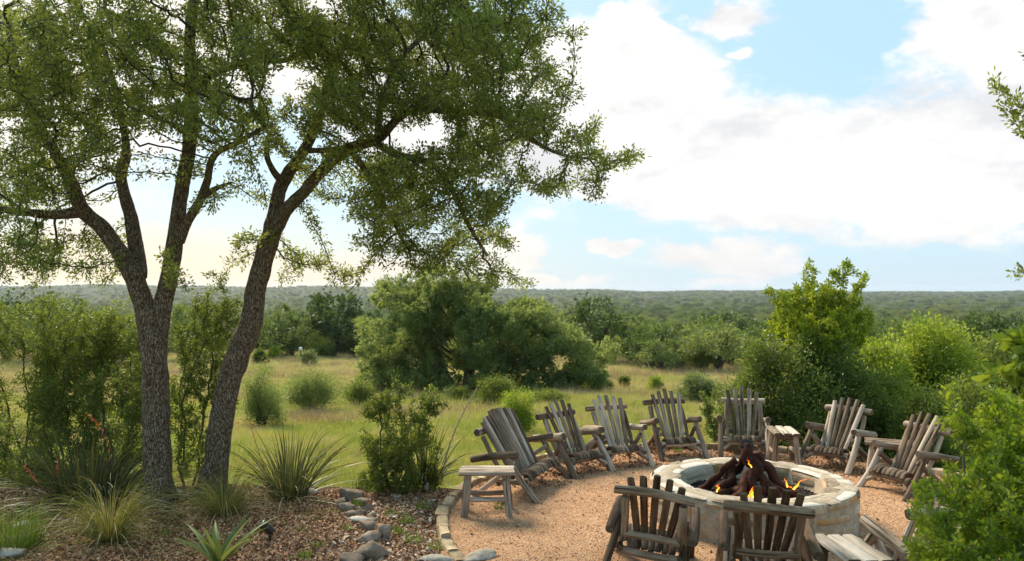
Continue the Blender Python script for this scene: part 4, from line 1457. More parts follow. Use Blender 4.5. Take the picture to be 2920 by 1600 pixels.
T2_LIMBS = [
    [(770, 700, 9.8, 52), (784, 610, 9.85, 48), (800, 535, 9.9, 46), (822, 495, 9.95, 44), (868, 428, 10.0, 40), (905, 340, 10.1, 36), (935, 240, 10.2, 32), (985, 110, 10.3, 28), (1040, -60, 10.4, 20)],
    [(776, 680, 9.78, 44), (813, 606, 9.7, 44), (865, 548, 9.6, 42), (905, 502, 9.55, 42), (980, 432, 9.5, 40), (1075, 396, 9.45, 36), (1136, 336, 9.4, 32), (1195, 298, 9.4, 30), (1270, 255, 9.4, 26), (1370, 225, 9.4, 20), (1480, 180, 9.4, 14)],
    [(808, 525, 9.9, 26), (775, 480, 9.8, 22), (760, 432, 9.7, 20), (775, 350, 9.6, 16)],
    [(1060, 402, 9.45, 26), (1130, 440, 9.3, 24), (1225, 464, 9.2, 22), (1285, 535, 9.1, 20), (1335, 640, 9.05, 16), (1390, 730, 9.0, 11)],
    [(1180, 305, 9.4, 26), (1300, 320, 9.2, 24), (1420, 330, 9.1, 22), (1510, 395, 9.0, 18), (1600, 440, 8.95, 13), (1700, 455, 8.9, 9)],
    [(1000, 425, 9.5, 24), (1050, 500, 9.7, 20), (1100, 590, 9.8, 16), (1150, 690, 9.9, 11)],
    [(868, 430, 10.0, 20), (930, 428, 9.9, 20), (985, 420, 9.7, 18)],
    [(1075, 396, 9.45, 24), (1090, 280, 9.6, 22), (1150, 160, 9.7, 20), (1260, 60, 9.8, 16), (1380, -40, 9.8, 12)],
]
L1 = [(60, 80, 130), (230, 100, 150), (400, 80, 130), (560, 230, 100), (700, 140, 130), (620, 40, 120), (80, 300, 130), (250, 290, 140),
      (430, 300, 120), (600, 330, 110), (700, 330, 95), (110, 460, 120), (270, 420, 100), (40, 560, 95), (150, 540, 75),
      (660, 440, 70), (560, 470, 40), (740, 560, 40, 0.5), (600, 600, 32, 0.5), (60, 700, 100, 0.9), (180, 725, 90, 0.85), (20, 770, 60, 0.8), (120, 790, 50, 0.7), (230, 680, 60, 0.7), (285, 770, 60, 0.6), (330, 690, 35, 0.4),
      (455, 740, 32, 0.4), (530, 790, 35, 0.35), (800, 40, 120), (480, 170, 90), (330, 200, 100), (10, 180, 120), (130, 200, 110),
      (200, -150, 190, 0.6), (480, -150, 190, 0.6), (760, -140, 180, 0.6), (-160, 200, 180, 0.6), (-150, 450, 150, 0.6), (350, -330, 200, 0.5), (640, -330, 200, 0.5)]
L2 = [(1000, 480, 70, 1.2), (1080, 560, 80, 1.4), (1180, 600, 80, 1.3), (1260, 560, 90, 1.4), (1110, 700, 70, 1.2), (1045, 690, 55, 1.0), (1240, 745, 60, 1.2), (1320, 765, 60, 1.2), (930, 560, 45, 0.8), (1060, 120, 150), (1250, 90, 150), (1410, 110, 140), (1530, 60, 90), (1530, 200, 85), (1350, 260, 130), (1160, 270, 120), (1450, 330, 100),
      (1560, 340, 75), (1640, 420, 70), (1730, 445, 55, 0.7), (1800, 450, 40, 0.6), (1845, 440, 18, 0.7), (1640, 520, 50, 0.6), (1690, 560, 35, 0.5), (1560, 530, 55, 0.8), (1470, 500, 70, 1.0),
      (1350, 440, 100, 1.3), (1220, 490, 100, 1.5), (1120, 520, 95, 1.4), (1380, 580, 85, 1.5), (1430, 670, 60, 0.8), (1310, 680, 80, 1.5), (1390, 770, 60, 1.4), (1470, 800, 38, 0.8), (1510, 810, 22, 0.7),
      (1130, 640, 85, 1.3), (1190, 710, 80, 1.3), (1120, 760, 35, 0.5), (1050, 600, 75, 1.1), (900, 640, 40, 0.5), (880, 740, 65, 1.0), (950, 790, 50, 1.0), (1005, 820, 25, 0.6), (820, 790, 40, 0.5),
      (695, 690, 60, 0.9), (670, 740, 35, 0.5), (960, 260, 110), (900, 120, 120), (860, 330, 80), (770, 400, 60), (1010, 330, 90), (1600, 250, 45, 0.6), (1625, 90, 40, 0.7), (1650, 265, 30, 0.6), (1700, 350, 35, 0.6),
      (1000, -150, 190, 0.6), (1270, -130, 180, 0.6), (1480, -100, 120, 0.6), (1130, -320, 200, 0.5)]


def spread(L, d0):
    o = []
    for l in L:
        k = l[3] if len(l) > 3 else 1.0
        o.append((l[0], l[1], d0 + jd(-1.0, 1.0), l[2], k))
        if l[2] >= 30 and l[1] < 620: o.append((l[0] + jd(-30, 30), l[1] + jd(-30, 30), d0 + jd(-1.9, -0.8), l[2] * 0.75, k * 0.6))
        if l[2] >= 95:
            o.append((l[0] + jd(-40, 40), l[1] + jd(-40, 40), d0 + jd(-2.0, -0.9), l[2] * 0.8, k * 0.7))
            o.append((l[0] + jd(-40, 40), l[1] + jd(-40, 40), d0 + jd(0.9, 2.0), l[2] * 0.8, k * 0.7))
    return o


oak('oak_tree', 'large live oak whose upright trunk forks into three limbs above the red-flowered yucca', T1_TRUNK, T1_LIMBS, spread(L1, 9.3), 101, 6000, 140000, 'live oaks shading the mulch bed')
oak('oak_tree', 'leaning live oak whose crown arches out over the meadow', T2_TRUNK, T2_LIMBS, spread(L2, 9.6), 102, 7800, 170000, 'live oaks shading the mulch bed')

# ------------------------------------------------------------------ grown shrubs and small trees near the garden
def grown(name, label, cat, base, stems, lobes, seed, natt, leaf_n, leaf_L, leafmat, step=0.07, kill=0.07, wr=0.5, twig=None, tip=0.0022, thin=0.006, off=0.04, group=None, stem_r=0.012):
    """lobes: (centre xyz, radii xyz, weight)"""
    rs = np.random.default_rng(seed)
    base = np.asarray(base, float)
    root = empty(name, base)
    tag(root, label, cat, group)
    P0, par0 = [], []
    for s in range(stems):
        a = rs.uniform(0, 6.28); r = rs.uniform(0, 0.10)
        p = base + [math.cos(a) * r, math.sin(a) * r, -0.03]
        for i in range(4):
            P0.append(p + np.array([math.cos(a) * 0.03 * i, math.sin(a) * 0.03 * i, i * step * 1.2]))
            par0.append(-1 if i == 0 else len(P0) - 2)
    ng = len(P0)
    w = np.array([np.prod(l[1]) ** 0.667 * (l[2] if len(l) > 2 else 1) for l in lobes])
    cnt = np.maximum(6, natt * w / w.sum()).astype(int)
    att = np.concatenate([in_ell(l[0], l[1], c, rs) for l, c in zip(lobes, cnt)])
    P, par = colonize(att, P0, par0, step, kill, 70, (0, 0, 0.05), seed)
    rad, kids = pipe(P, par, tip, 2.2)
    V, F = tubes(P, par, rad, 5)
    link('stems', mesh_np('stems', V - base, F, twig or TWIG), root)
    th = np.nonzero((np.arange(len(P)) >= ng) & (rad < thin))[0]
    idx = rs.choice(th, leaf_n)
    tone = rs.random(len(P))
    dv = unit(P[idx] - P[par[idx]])
    of = unit(rs.normal(size=(leaf_n, 3))) * (rs.random(leaf_n) * off)[:, None]
    LP = P[idx] - dv * (rs.random(leaf_n) * step)[:, None] + of
    LD = unit(of) + dv * 0.6 + rs.normal(0, 0.35, (leaf_n, 3)) + [0, 0, 0.25]
    top = (LP[:, 2] - LP[:, 2].min()) / max(np.ptp(LP[:, 2]), 1e-6)
    tipd = 1.0 - np.clip(rad[idx] / thin, 0, 1)
    me = leaf_mesh('foliage', LP - base, LD, leaf_L * rs.uniform(0.6, 1.35, leaf_n), wr, leafmat, rs,
                   rnd=np.clip(0.45 * rs.random(leaf_n) + 0.30 * tone[idx] + 0.30 * tipd * rs.random(leaf_n), 0, 1))
    link('foliage', me, root)
    return root


def lobes_px(L, d, jitter=0.25, seed=0, dep=1.0):
    rs = np.random.default_rng(seed)
    o = []
    for l in L:
        dd = d + rs.uniform(-jitter, jitter)
        c = atd(l[0], l[1], dd)
        rx, rz_ = l[2] * dd / FPX, (l[3] if len(l) > 3 else l[2]) * dd / FPX
        o.append((c, (rx, rx * dep, rz_), l[4] if len(l) > 4 else 1.0))
    return o


b = atd(537, 1402, 10.5)
b[2] = -0.05
grown('yaupon_sapling', 'slender leafy sapling growing between the two oak trunks', 'sapling', b, 3,
      lobes_px([(560, 1280, 70, 90, 0.7), (540, 1120, 60, 100), (590, 1030, 70, 110), (530, 980, 40, 80), (620, 930, 60, 70), (570, 880, 35, 60, 0.6), (655, 880, 40, 40, 0.6), (600, 800, 20, 40, 0.5), (640, 780, 10, 25, 0.5), (510, 1200, 40, 70), (640, 1120, 40, 80, 0.7)], 10.5, 0.3, 3),
      201, 1000, 15000, 0.040, LEAF_SHRUB, 0.08, 0.08, off=0.06)
rl = np.random.default_rng(44)


def cloud_lobes(x0, x1, y0, y1, n, r0, r1, d, dj, topfade=0.6):
    o = []
    for _ in range(n):
        v = rl.random()
        px, py = rl.uniform(x0, x1), y0 + (y1 - y0) * v
        dd = d + rl.uniform(-dj, dj)
        r = rl.uniform(r0, r1) * dd / FPX
        o.append((atd(px, py, dd), (r, r, r * rl.uniform(0.8, 1.5)), topfade + (1 - topfade) * v))
    return o


for (bx, d_, x0, x1, y0, y1, nl, natt, nleaf, sd_, lab_) in [
        (60, 11.9, -60, 170, 880, 1420, 30, 1900, 36000, 202, 'tall loose shrub at the far end of the bed, behind the red-flowered yucca'),
        (210, 11.5, 110, 300, 930, 1420, 26, 1600, 31000, 212, 'airy small-leaved shrub behind the red flower stalks'),
        (340, 11.1, 250, 420, 900, 1420, 24, 1500, 29000, 203, 'dense dark shrub directly behind the forked oak trunk')]:
    b = atd(bx, 1400, d_)
    b[2] = float(gz(b[0], b[1]))
    grown('yaupon_shrub', lab_, 'shrub', b, 6, cloud_lobes(x0, x1, y0, y1, nl, 35, 85, d_, 0.6), sd_, natt, nleaf, 0.042, LEAF_SHRUB, 0.09, 0.085, off=0.08, thin=0.009, group='shrubs behind the yucca bed')
b = onz(1118, 1392); b[2] = -0.03
grown('leafy_shrub', 'rounded dark green shrub with small leaves next to the wide log bench', 'shrub', b, 7,
      cloud_lobes(1050, 1255, 1140, 1400, 26, 16, 46, 10.1, 0.3, 0.8) + lobes_px([(1130, 1090, 15, 34, 0.7), (1225, 1115, 13, 30, 0.7), (1165, 1120, 20, 30, 0.8), (1275, 1150, 14, 22, 0.6), (1035, 1235, 14, 30, 0.6), (1120, 1300, 60, 80)], 10.1, 0.2, 6, 0.8),
      204, 1500, 17000, 0.040, LEAF_SHRUB, 0.06, 0.06, off=0.055)
b = onz(2062, 1290); b = np.array([b[0], 13.2, float(gz(b[0], 13.2))])
grown('wispy_sapling', 'wispy small-leaved sapling behind the patio rim', 'sapling', b, 2,
      lobes_px([(2045, 1220, 35, 35, 0.8), (2020, 1170, 22, 25, 0.6), (2000, 1130, 12, 22, 0.6), (2070, 1180, 20, 40, 0.7)], 13.2, 0.15, 7),
      205, 190, 2600, 0.042, LEAF_DARK, 0.07, 0.07)

# the yellow-green tree and the dark bushes beyond the chairs
b = np.array([5.75, 14.6, float(gz(5.75, 14.6))])
grown('yellow_green_tree', 'small tree with bright yellow-green new leaves rising above the dark bushes', 'tree', b, 3,
      lobes_px([(2330, 960, 110, 90), (2250, 960, 70, 80, 0.8), (2400, 930, 80, 80), (2320, 860, 80, 60), (2270, 870, 55, 50, 0.8), (2410, 850, 50, 45, 0.7), (2220, 850, 30, 30, 0.6), (2190, 830, 14, 18, 0.5), (2315, 790, 22, 40, 0.6),
                (2305, 755, 10, 16, 0.5), (2370, 800, 35, 22, 0.6), (2400, 770, 26, 14, 0.6), (2412, 745, 10, 10, 0.5), (2440, 780, 26, 9, 0.6), (2470, 785, 12, 9, 0.5), (2455, 815, 14, 16, 0.5), (2460, 900, 30, 40, 0.6), (2330, 1090, 120, 90, 0.8)], 14.6, 0.5, 8, 0.9),
      206, 2100, 34000, 0.060, LEAF_YELLOW, 0.10, 0.09, wr=0.55, off=0.06)


def bush(name, label, cat, px, dist, w, h, seed, mat, n, leaf, base_y=None, group=None, lob=15, dep=0.9, zoff=0.0, clump=None, wr=0.55, per=40, shell=0.35):
    """rounded bush or crown: w,h in metres, standing on the ground at depth dist under pixel column px"""
    rs = np.random.default_rng(seed)
    x = (px - 1460) / FPX * dist
    z = float(gz(x, dist)) + zoff
    root = empty(name, (x, dist, z))
    tag(root, label, cat, group)
    L = [((0, 0, h * 0.40), (w * 0.28, w * 0.28 * dep, h * 0.34))]
    for i in range(lob):
        a = 2 * math.pi * i * 0.618 + rs.uniform(-0.4, 0.4)
        hz2 = rs.uniform(0.18, 0.86)
        r = rs.uniform(0.10, 0.42) * (1.0 - 0.55 * max(0.0, hz2 - 0.45) / 0.4)
        rr = rs.uniform(0.08, 0.19)
        L.append(((math.cos(a) * w * r, math.sin(a) * w * r * dep, h * hz2), (w * rr, w * rr, h * rs.uniform(0.10, 0.24))))
    me, C = clump_crown(L, n, leaf, wr, mat, seed, clump or min(w, h) * 0.10, per, shell, floor=h * 0.04)
    link('foliage', me, root)
    # stems reaching into the crown
    ks = rs.choice(len(C), min(14, len(C)), replace=False)
    P, par, rad = [], [], []
    for k in ks:
        a0 = rs.normal(0, 0.04 * w, 3) * [1, 1, 0]
        for t in (0, 0.35, 0.7, 1.0):
            p = a0 * (1 - t) + C[k] * t + rs.normal(0, 0.02 * w, 3) * (0 < t < 1)
            p[2] = C[k][2] * t ** 0.75 - (0.05 if t == 0 else 0)
            P.append(p); par.append(-1 if t == 0 else len(P) - 2); rad.append(0.016 * max(h, 0.6) * (1 - 0.75 * t))
    V, F = tubes(np.array(P), np.array(par), np.array(rad), 5)
    link('stems', mesh_np('stems', V, F, TWIG), root)
    return root


GB = 'dark bushes behind the chairs'
bush('evergreen_bush', 'dark glossy evergreen bush behind the armchair that faces the upright fire log', 'bush', 2160, 14.3, 1.9, 2.1, 301, LEAF_DARK, 20000, 0.055, group=GB, clump=0.17)
bush('evergreen_bush', 'dark evergreen bush at the foot of the yellow-green tree', 'bush', 2330, 14.0, 2.3, 2.3, 302, LEAF_DARK, 22000, 0.055, group=GB, clump=0.17)
bush('evergreen_bush', 'dense mid-green bush behind the side table of the bush-hidden chair', 'bush', 2480, 13.6, 1.9, 1.8, 303, LEAF_SHRUB, 18000, 0.055, group=GB, clump=0.15)
bush('evergreen_bush', 'low green bush between the bush-hidden chair and the lime green thicket', 'bush', 2620, 12.6, 1.7, 1.5, 304, LEAF_SHRUB, 18000, 0.05, group=GB, clump=0.14)
bush('lime_bush', 'big lime green bush standing beyond the dark bushes', 'bush', 2640, 19.5, 3.7, 2.85, 305, LEAF_LIME, 26000, 0.085, clump=0.30)
bush('lime_bush', 'smaller lime green bush leaning against the bigger one', 'bush', 2500, 18.5, 2.2, 2.3, 306, LEAF_LIME, 14000, 0.085, clump=0.25)
bush('grey_green_bush', 'grey green thicket beyond the bright leafy bush', 'bush', 2830, 24, 4.5, 2.7, 307, LEAF_SHRUB, 16000, 0.11, clump=0.34)
bush('grey_green_bush', 'shaded green bush low behind the bright leafy bush', 'bush', 2800, 14.5, 2.4, 1.7, 308, LEAF_SHRUB, 16000, 0.06, clump=0.18)
bush('pale_shrub', 'pale feathery shrub at the meadow side of the dark bushes', 'shrub', 1995, 34, 2.4, 1.5, 309, LEAF_PALE, 8000, 0.09, clump=0.22)

# bright leafy bush filling the near right corner
b = np.array([3.55, 5.05, 0.0])
FB = [((3.45, 5.05, 0.75), (0.75, 0.6, 0.55)), ((3.05, 4.95, 0.9), (0.42, 0.45, 0.35)), ((3.65, 5.1, 1.25), (0.60, 0.5, 0.45)), ((3.25, 5.0, 1.3), (0.40, 0.4, 0.30)),
      ((3.75, 5.3, 1.65), (0.50, 0.45, 0.35)), ((3.35, 5.15, 1.62), (0.26, 0.3, 0.18), 0.8), ((3.9, 5.0, 0.9), (0.5, 0.5, 0.6)), ((2.85, 4.95, 0.62), (0.25, 0.3, 0.3), 0.7),
      ((3.10, 5.30, 1.72), (0.10, 0.12, 0.16), 0.7), ((2.86, 5.15, 1.22), (0.14, 0.2, 0.16), 0.7), ((2.72, 5.0, 0.95), (0.10, 0.15, 0.16), 0.7), ((3.05, 5.32, 1.96), (0.03, 0.05, 0.14), 0.6), ((3.32, 5.25, 1.88), (0.10, 0.1, 0.14), 0.6)]
grown('bright_bush', 'bright green bush with small glossy leaves and yellow tips filling the near corner', 'bush', b, 9, FB, 310, 3400, 62000, 0.034, LEAF_BRIGHT, 0.06, 0.06, wr=0.52, twig=TWIG_PALE, off=0.045)

# tree whose trunk stands just outside the view: only its twigs reach in
b = np.array([5.35, 6.3, 0.0])
edge_l = lobes_px([(2890, 300, 45, 30), (2850, 265, 25, 20, 0.8), (2828, 243, 8, 8, 0.8), (2915, 380, 25, 25), (2915, 790, 30, 12, 0.7), (2880, 778, 14, 5, 0.7), (3050, 200, 110, 120), (3080, 420, 110, 120), (3060, 620, 100, 100), (3000, 760, 70, 40, 0.6), (3150, 60, 130, 120), (3250, 300, 130, 150)], 6.2, 0.15, 9, 0.8)
grown('oak_tree', 'oak just outside the view whose leafy twigs reach into the sky', 'tree', b, 1, edge_l, 311, 800, 14000, 0.045, LEAF_OAK, 0.10, 0.09, wr=0.45, off=0.06)
b = np.array([3.62, 4.62, 0.0])
sp_l = lobes_px([(2880, 975, 30, 14), (2845, 1070, 30, 12, 0.9), (2905, 1060, 22, 30), (2815, 1075, 8, 6, 0.8), (2950, 1000, 50, 60), (2970, 1120, 50, 80, 0.7)], 4.5, 0.08, 10, 0.8)
grown('broadleaf_sapling', 'sapling with large pale green leaves poking out above the bright bush', 'sapling', b, 1, sp_l, 312, 110, 380, 0.085, LEAF_LIME, 0.07, 0.07, wr=0.62, off=0.03)

# ------------------------------------------------------------------ yuccas, grasses, strap-leaved plant
def blade_plant(name, label, cat, p, parts, group=None):
    root = empty(name, p)
    tag(root, label, cat, group)
    for (nm, me) in parts: link(nm, me, root)
    return root


def stalk(pts, r0, r1, mat):
    V, F, _, _ = sweep_tube(pts, np.linspace(r0, r1, len(pts)), 6, sub=4)
    return mesh_np('stalk', V, F, mat)


def flower_stalk(root, pts, seed, n=70):
    s = link('flower_stalk', stalk(pts, 0.005, 0.002, REDFLOWER), root)
    rs = np.random.default_rng(seed)
    pts = np.asarray(pts, float)
    t = rs.uniform(0.45, 1.0, n) * (len(pts) - 1)
    i = np.minimum(t.astype(int), len(pts) - 2)
    P = pts[i] + (pts[i + 1] - pts[i]) * (t - i)[:, None]
    D = rs.normal(0, 1, (n, 3)) + [0, 0, 0.4]
    link('blossoms', leaf_mesh('blossoms', P, D, rs.uniform(0.016, 0.034, n), 0.45, REDFLOWER, rs), s)


Z3 = (0, 0, 0)
YG = 'red yucca clumps in the garden bed'
p = onz(253, 1440)
yl = blade_plant('red_yucca', 'broad red yucca clump with coral flower stalks beside the forked oak', 'yucca', p, [('blades', blades_mesh(Z3, 420, 1.25, 0.020, 0.85, YUCCA, 401, 8, 0.35, base_r=0.32, arch=0.22))], YG)
flower_stalk(yl, [(0.10, 0, 0.1), (0.22, 0.05, 0.55), (0.25, 0.0, 0.72), (0.12, 0.0, 0.98), (-0.02, 0, 1.12)], 1)
flower_stalk(yl, [(-0.15, -0.1, 0.1), (-0.28, -0.2, 0.4), (-0.26, -0.2, 0.62)], 2, 45)
flower_stalk(yl, [(-0.35, -0.1, 0.1), (-0.50, -0.25, 0.35), (-0.60, -0.3, 0.56)], 3, 45)
p = onz(825, 1420)
ym = blade_plant('red_yucca', 'arching red yucca clump in front of the sunny meadow, right of the leaning oak', 'yucca', p, [('blades', blades_mesh(Z3, 190, 1.15, 0.020, 0.72, YUCCA, 402, 8, 0.30, base_r=0.20, arch=0.22))], YG)
flower_stalk(ym, [(-0.3, 0.1, 0.2), (-0.48, 0.12, 0.7), (-0.55, 0.15, 0.90)], 4, 20)
p = onz(1210, 1380)
yr = blade_plant('red_yucca', 'red yucca clump with a tall dry stalk beside the wide log bench', 'yucca', p, [('blades', blades_mesh(Z3, 170, 1.05, 0.018, 0.62, YUCCA, 403, 8, 0.35, base_r=0.18, arch=0.22))], YG)
link('dry_stalk', stalk([(0.22, 0.05, 0.05), (0.35, 0.05, 0.55), (0.52, 0.06, 0.95), (0.72, 0.05, 1.30)], 0.012, 0.006, DRYSTALK), yr)
link('dry_stalk', stalk([(0.60, 0.055, 1.09), (0.66, 0.05, 1.13), (0.74, 0.03, 1.15)], 0.005, 0.003, DRYSTALK), yr)
p = onz(313, 1540)
blade_plant('feather_grass', 'fine feather grass clump spilling over the mulch below the broad yucca', 'grass', p, [('blades', blades_mesh(Z3, 620, 1.12, 0.0065, 0.62, FEATHER, 404, 10, 0.5, base_r=0.13, arch=0.85))], 'feather grass clumps')
p = onz(638, 1472)
blade_plant('feather_grass', 'fine feather grass clump at the foot of the leaning oak', 'grass', p, [('blades', blades_mesh(Z3, 460, 1.08, 0.0065, 0.62, FEATHER, 405, 10, 0.5, base_r=0.11, arch=0.85))], 'feather grass clumps')
p = onz(2330, 1660)
p = np.array([1.98, 5.25, 0])
blade_plant('feather_grass', 'thin grass stems arching up behind the dark armchair near the pale table', 'grass', p, [('blades', blades_mesh(Z3, 34, 1.0, 0.006, 0.30, FEATHER, 406, 8, 0.9, base_r=0.05))], 'feather grass clumps')
p = onz(30, 1560)
blade_plant('tall_grass', 'tuft of tall fresh green grass between pale border rocks', 'grass', p, [('blades', blades_mesh(Z3, 420, 0.55, 0.010, 0.42, GRASSBLADE, 407, 5, 0.5, base_r=0.28))])


def strap_plant():
    p = onz(620, 1622)
    root = empty('strap_leaf_plant', p)
    tag(root, 'pale green strap-leaved succulent rising from the mulch beside the spotlight', 'succulent')
    rs = np.random.default_rng(9)
    for i in range(17):
        me = blades_mesh(Z3, 1, 1.0, 0.05, 0.01, AGAVE, 500 + i)
        a = i * 2.4 + rs.uniform(-0.2, 0.2)
        lean = rs.uniform(0.18, 0.85)
        L = rs.uniform(0.42, 0.72)
        d = np.array([math.cos(a) * math.sin(lean), math.sin(a) * math.sin(lean), math.cos(lean)])
        side = unit(np.cross(d, [0, 0, 1.0])); up = np.cross(side, d)
        V = []
        for t in np.linspace(0, 1, 8):
            c = d * L * t + np.array([math.cos(a), math.sin(a), 0]) * L * 0.18 * t * t
            c[2] -= 0.30 * L * t ** 2.4 * math.sin(lean)
            w = 0.030 * (1 - t ** 2.2) * (0.75 + 0.5 * math.sin(min(t * 2.2, 1.57))) + 0.001
            V += [c - side * w + up * w * 0.45, c - up * 0.004, c + side * w + up * w * 0.45]
        F = [(3 * k + j, 3 * k + j + 1, 3 * k + j + 4, 3 * k + j + 3) for k in range(7) for j in (0, 1)]
        link('leaf', mesh_np('leaf', np.array(V), np.array(F), AGAVE, attr={'rnd': ('FACE', np.full(14, rs.random()))}), root)


strap_plant()

# small weeds in the bed and on the gravel
rw = np.random.default_rng(55)
weed_spots = [(1430, 1440, 0.10), (1422, 1452, 0.07), (1180, 1545, 0.12), (1240, 1565, 0.12), (1130, 1520, 0.10), (1160, 1490, 0.12), (1205, 1455, 0.14), (1110, 1470, 0.10),
              (870, 1590, 0.10), (905, 1560, 0.08), (860, 1520, 0.09), (1060, 1400, 0.14), (1010, 1395, 0.16), (1140, 1405, 0.14), (1160, 1400, 0.12), (1225, 1400, 0.12),
              (1020, 1442, 0.10), (1290, 1560, 0.06), (1932, 1290, 0.10), (990, 1515, 0.08), (470, 1530, 0.09), (1500, 1385, 0.05)]
for i, (px, py, h) in enumerate(weed_spots):
    p = onz(px, py)
    onp = bool(patio_inside(p[0], p[1]))
    lab = 'small green weed sprouting through the gravel patio' if onp else 'small tuft of green weed growing in the litter of the bed'
    blade_plant('weed_tuft', lab, 'weed', p, [('blades', blades_mesh(Z3, 60, h * 1.25, 0.007, 0.55, GRASSBLADE, 600 + i, 3, 0.4, base_r=h * 0.6))], 'weeds on the gravel' if onp else 'weeds in the bed')
# ------------------------------------------------------------------ meadow
SRC = bpy.data.collections.new('meadow_sources')


def gn_scatter(name, pts, rot, scl, idx, srcs, label, cat):
    coll = bpy.data.collections.new(name + '_parts')
    for k, s in enumerate(srcs):
        o = bpy.data.objects.new('%s_%02d' % (name, k), s)
        coll.objects.link(o)
    me = bpy.data.meshes.new(name)
    me.vertices.add(len(pts))
    me.vertices.foreach_set('co', np.asarray(pts, np.float32).ravel())
    a = me.attributes.new('rot', 'FLOAT_VECTOR', 'POINT'); a.data.foreach_set('vector', np.asarray(rot, np.float32).ravel())
    a = me.attributes.new('scl', 'FLOAT_VECTOR', 'POINT'); a.data.foreach_set('vector', np.asarray(scl, np.float32).ravel())
    a = me.attributes.new('idx', 'INT', 'POINT'); a.data.foreach_set('value', np.asarray(idx, np.int32))
    o = link(name, me)
    tag(o, label, cat, kind='stuff')
    ng = bpy.data.node_groups.new(name, 'GeometryNodeTree')
    ng.interface.new_socket('Geometry', in_out='INPUT', socket_type='NodeSocketGeometry')
    ng.interface.new_socket('Geometry', in_out='OUTPUT', socket_type='NodeSocketGeometry')
    N = ng.nodes; Lk = ng.links
    gi = N.new('NodeGroupInput'); go = N.new('NodeGroupOutput')
    iop = N.new('GeometryNodeInstanceOnPoints')
    ci = N.new('GeometryNodeCollectionInfo')
    ci.inputs['Collection'].default_value = coll
    ci.inputs['Separate Children'].default_value = True
    ci.inputs['Reset Children'].default_value = True
    Lk.new(gi.outputs[0], iop.inputs['Points'])
    Lk.new(ci.outputs[0], iop.inputs['Instance'])
    iop.inputs['Pick Instance'].default_value = True

    def named(nm, typ):
        q = N.new('GeometryNodeInputNamedAttribute')
        q.data_type = typ
        q.inputs[0].default_value = nm
        return q.outputs[0]
    Lk.new(named('idx', 'INT'), iop.inputs['Instance Index'])
    e2r = N.new('FunctionNodeEulerToRotation')
    Lk.new(named('rot', 'FLOAT_VECTOR'), e2r.inputs[0])
    Lk.new(e2r.outputs[0], iop.inputs['Rotation'])
    Lk.new(named('scl', 'FLOAT_VECTOR'), iop.inputs['Scale'])
    Lk.new(iop.outputs[0], go.inputs[0])
    m = o.modifiers.new('scatter', 'NODES')
    m.node_group = ng
    return o


def fan_points(n, d0, d1, power, rs, amax=0.70, side=0.8):
    """points in the view wedge between depths, density ~ depth^-power"""
    u = rs.random(n)
    e = 2 - power
    if abs(e) < 1e-6: d = d0 * (d1 / d0) ** u
    else: d = (d0 ** e + u * (d1 ** e - d0 ** e)) ** (1 / e)
    x = rs.uniform(-1, 1, n) * (d * amax + side)
    return x, d


def build_meadow():
    rs = np.random.default_rng(77)
    srcs = [blades_mesh((0, 0, 0), 70, 0.34, 0.010, 0.45, MEADOW, 700 + i, 3, 0.5, base_r=0.22) for i in range(3)]
    srcs += [blades_mesh((0, 0, 0), 50, 0.60, 0.008, 0.30, MEADOW, 710 + i, 3, 0.4, base_r=0.16) for i in range(2)]
    srcs += [blades_mesh((0, 0, 0), 34, 0.62, 0.008, 0.28, DRYGRASS, 720 + i, 3, 0.35, base_r=0.18) for i in range(2)]
    x, y = fan_points(30000, 10.6, 100, 1.55, rs)
    t = y - edge_y(x)
    k = (t > 0.15)
    x, y, t = x[k], y[k], t[k]
    n = len(x)
    z = gz(x, y) - 0.02
    tall = (wav(x, y, 0.5, 4.0) + rs.normal(0, 0.6, n)) > 0.9
    idx = np.where(tall, 3 + rs.integers(0, 2, n), rs.integers(0, 3, n))
    dry = (wav(x, y, 0.27, 9.0) + rs.normal(0, 0.7, n) + np.clip((y - 35) / 40, 0, 0.7)) > 1.40
    idx = np.where(dry, 5 + rs.integers(0, 2, n), idx)
    s = np.clip(y / 20, 0.55, 1.8) ** 0.75 * rs.uniform(0.6, 1.25, n)
    s = np.where(tall & (y < 25), s * 0.8, s)
    scl = np.c_[s * 1.15, s * 1.15, s * 0.64]
    rot = np.c_[rs.normal(0, 0.08, n), rs.normal(0, 0.08, n), rs.uniform(0, 6.28, n)]
    gn_scatter('meadow_grass', np.c_[x, y, z], rot, scl, idx, srcs, 'sunlit green and straw-coloured grass of the sloping meadow', 'grass')
    # wildflowers: tiny crossed petals on the grass tops
    for nm, lab, cnt, mat, sd in (('yellow_wildflowers', 'yellow wildflowers dotting the meadow grass', 3800, YELLOWFLOWER, 1), ('orange_wildflowers', 'scattered orange wildflowers in the meadow', 420, ORANGEFLOWER, 2)):
        r2 = np.random.default_rng(sd)
        x, y = fan_points(cnt * 4, 12, 45, 1.2, r2)
        k = (y - edge_y(x) > 1.0) & (wav(x, y, 0.33, 7.0) > 0.25)
        x, y = x[k][:cnt], y[k][:cnt]
        m = len(x)
        P = np.repeat(np.c_[x, y, gz(x, y) + r2.uniform(0.18, 0.34, m)], 5, 0)
        a = np.tile(np.arange(5) * 2 * np.pi / 5, m)
        D = np.c_[np.cos(a), np.sin(a), np.full(len(a), 0.35)]
        o = link(nm, leaf_mesh(nm, P, D, np.repeat(r2.uniform(0.022, 0.036, m), 5), 0.8, mat, r2))
        tag(o, lab, 'flowers', kind='stuff')


build_meadow()

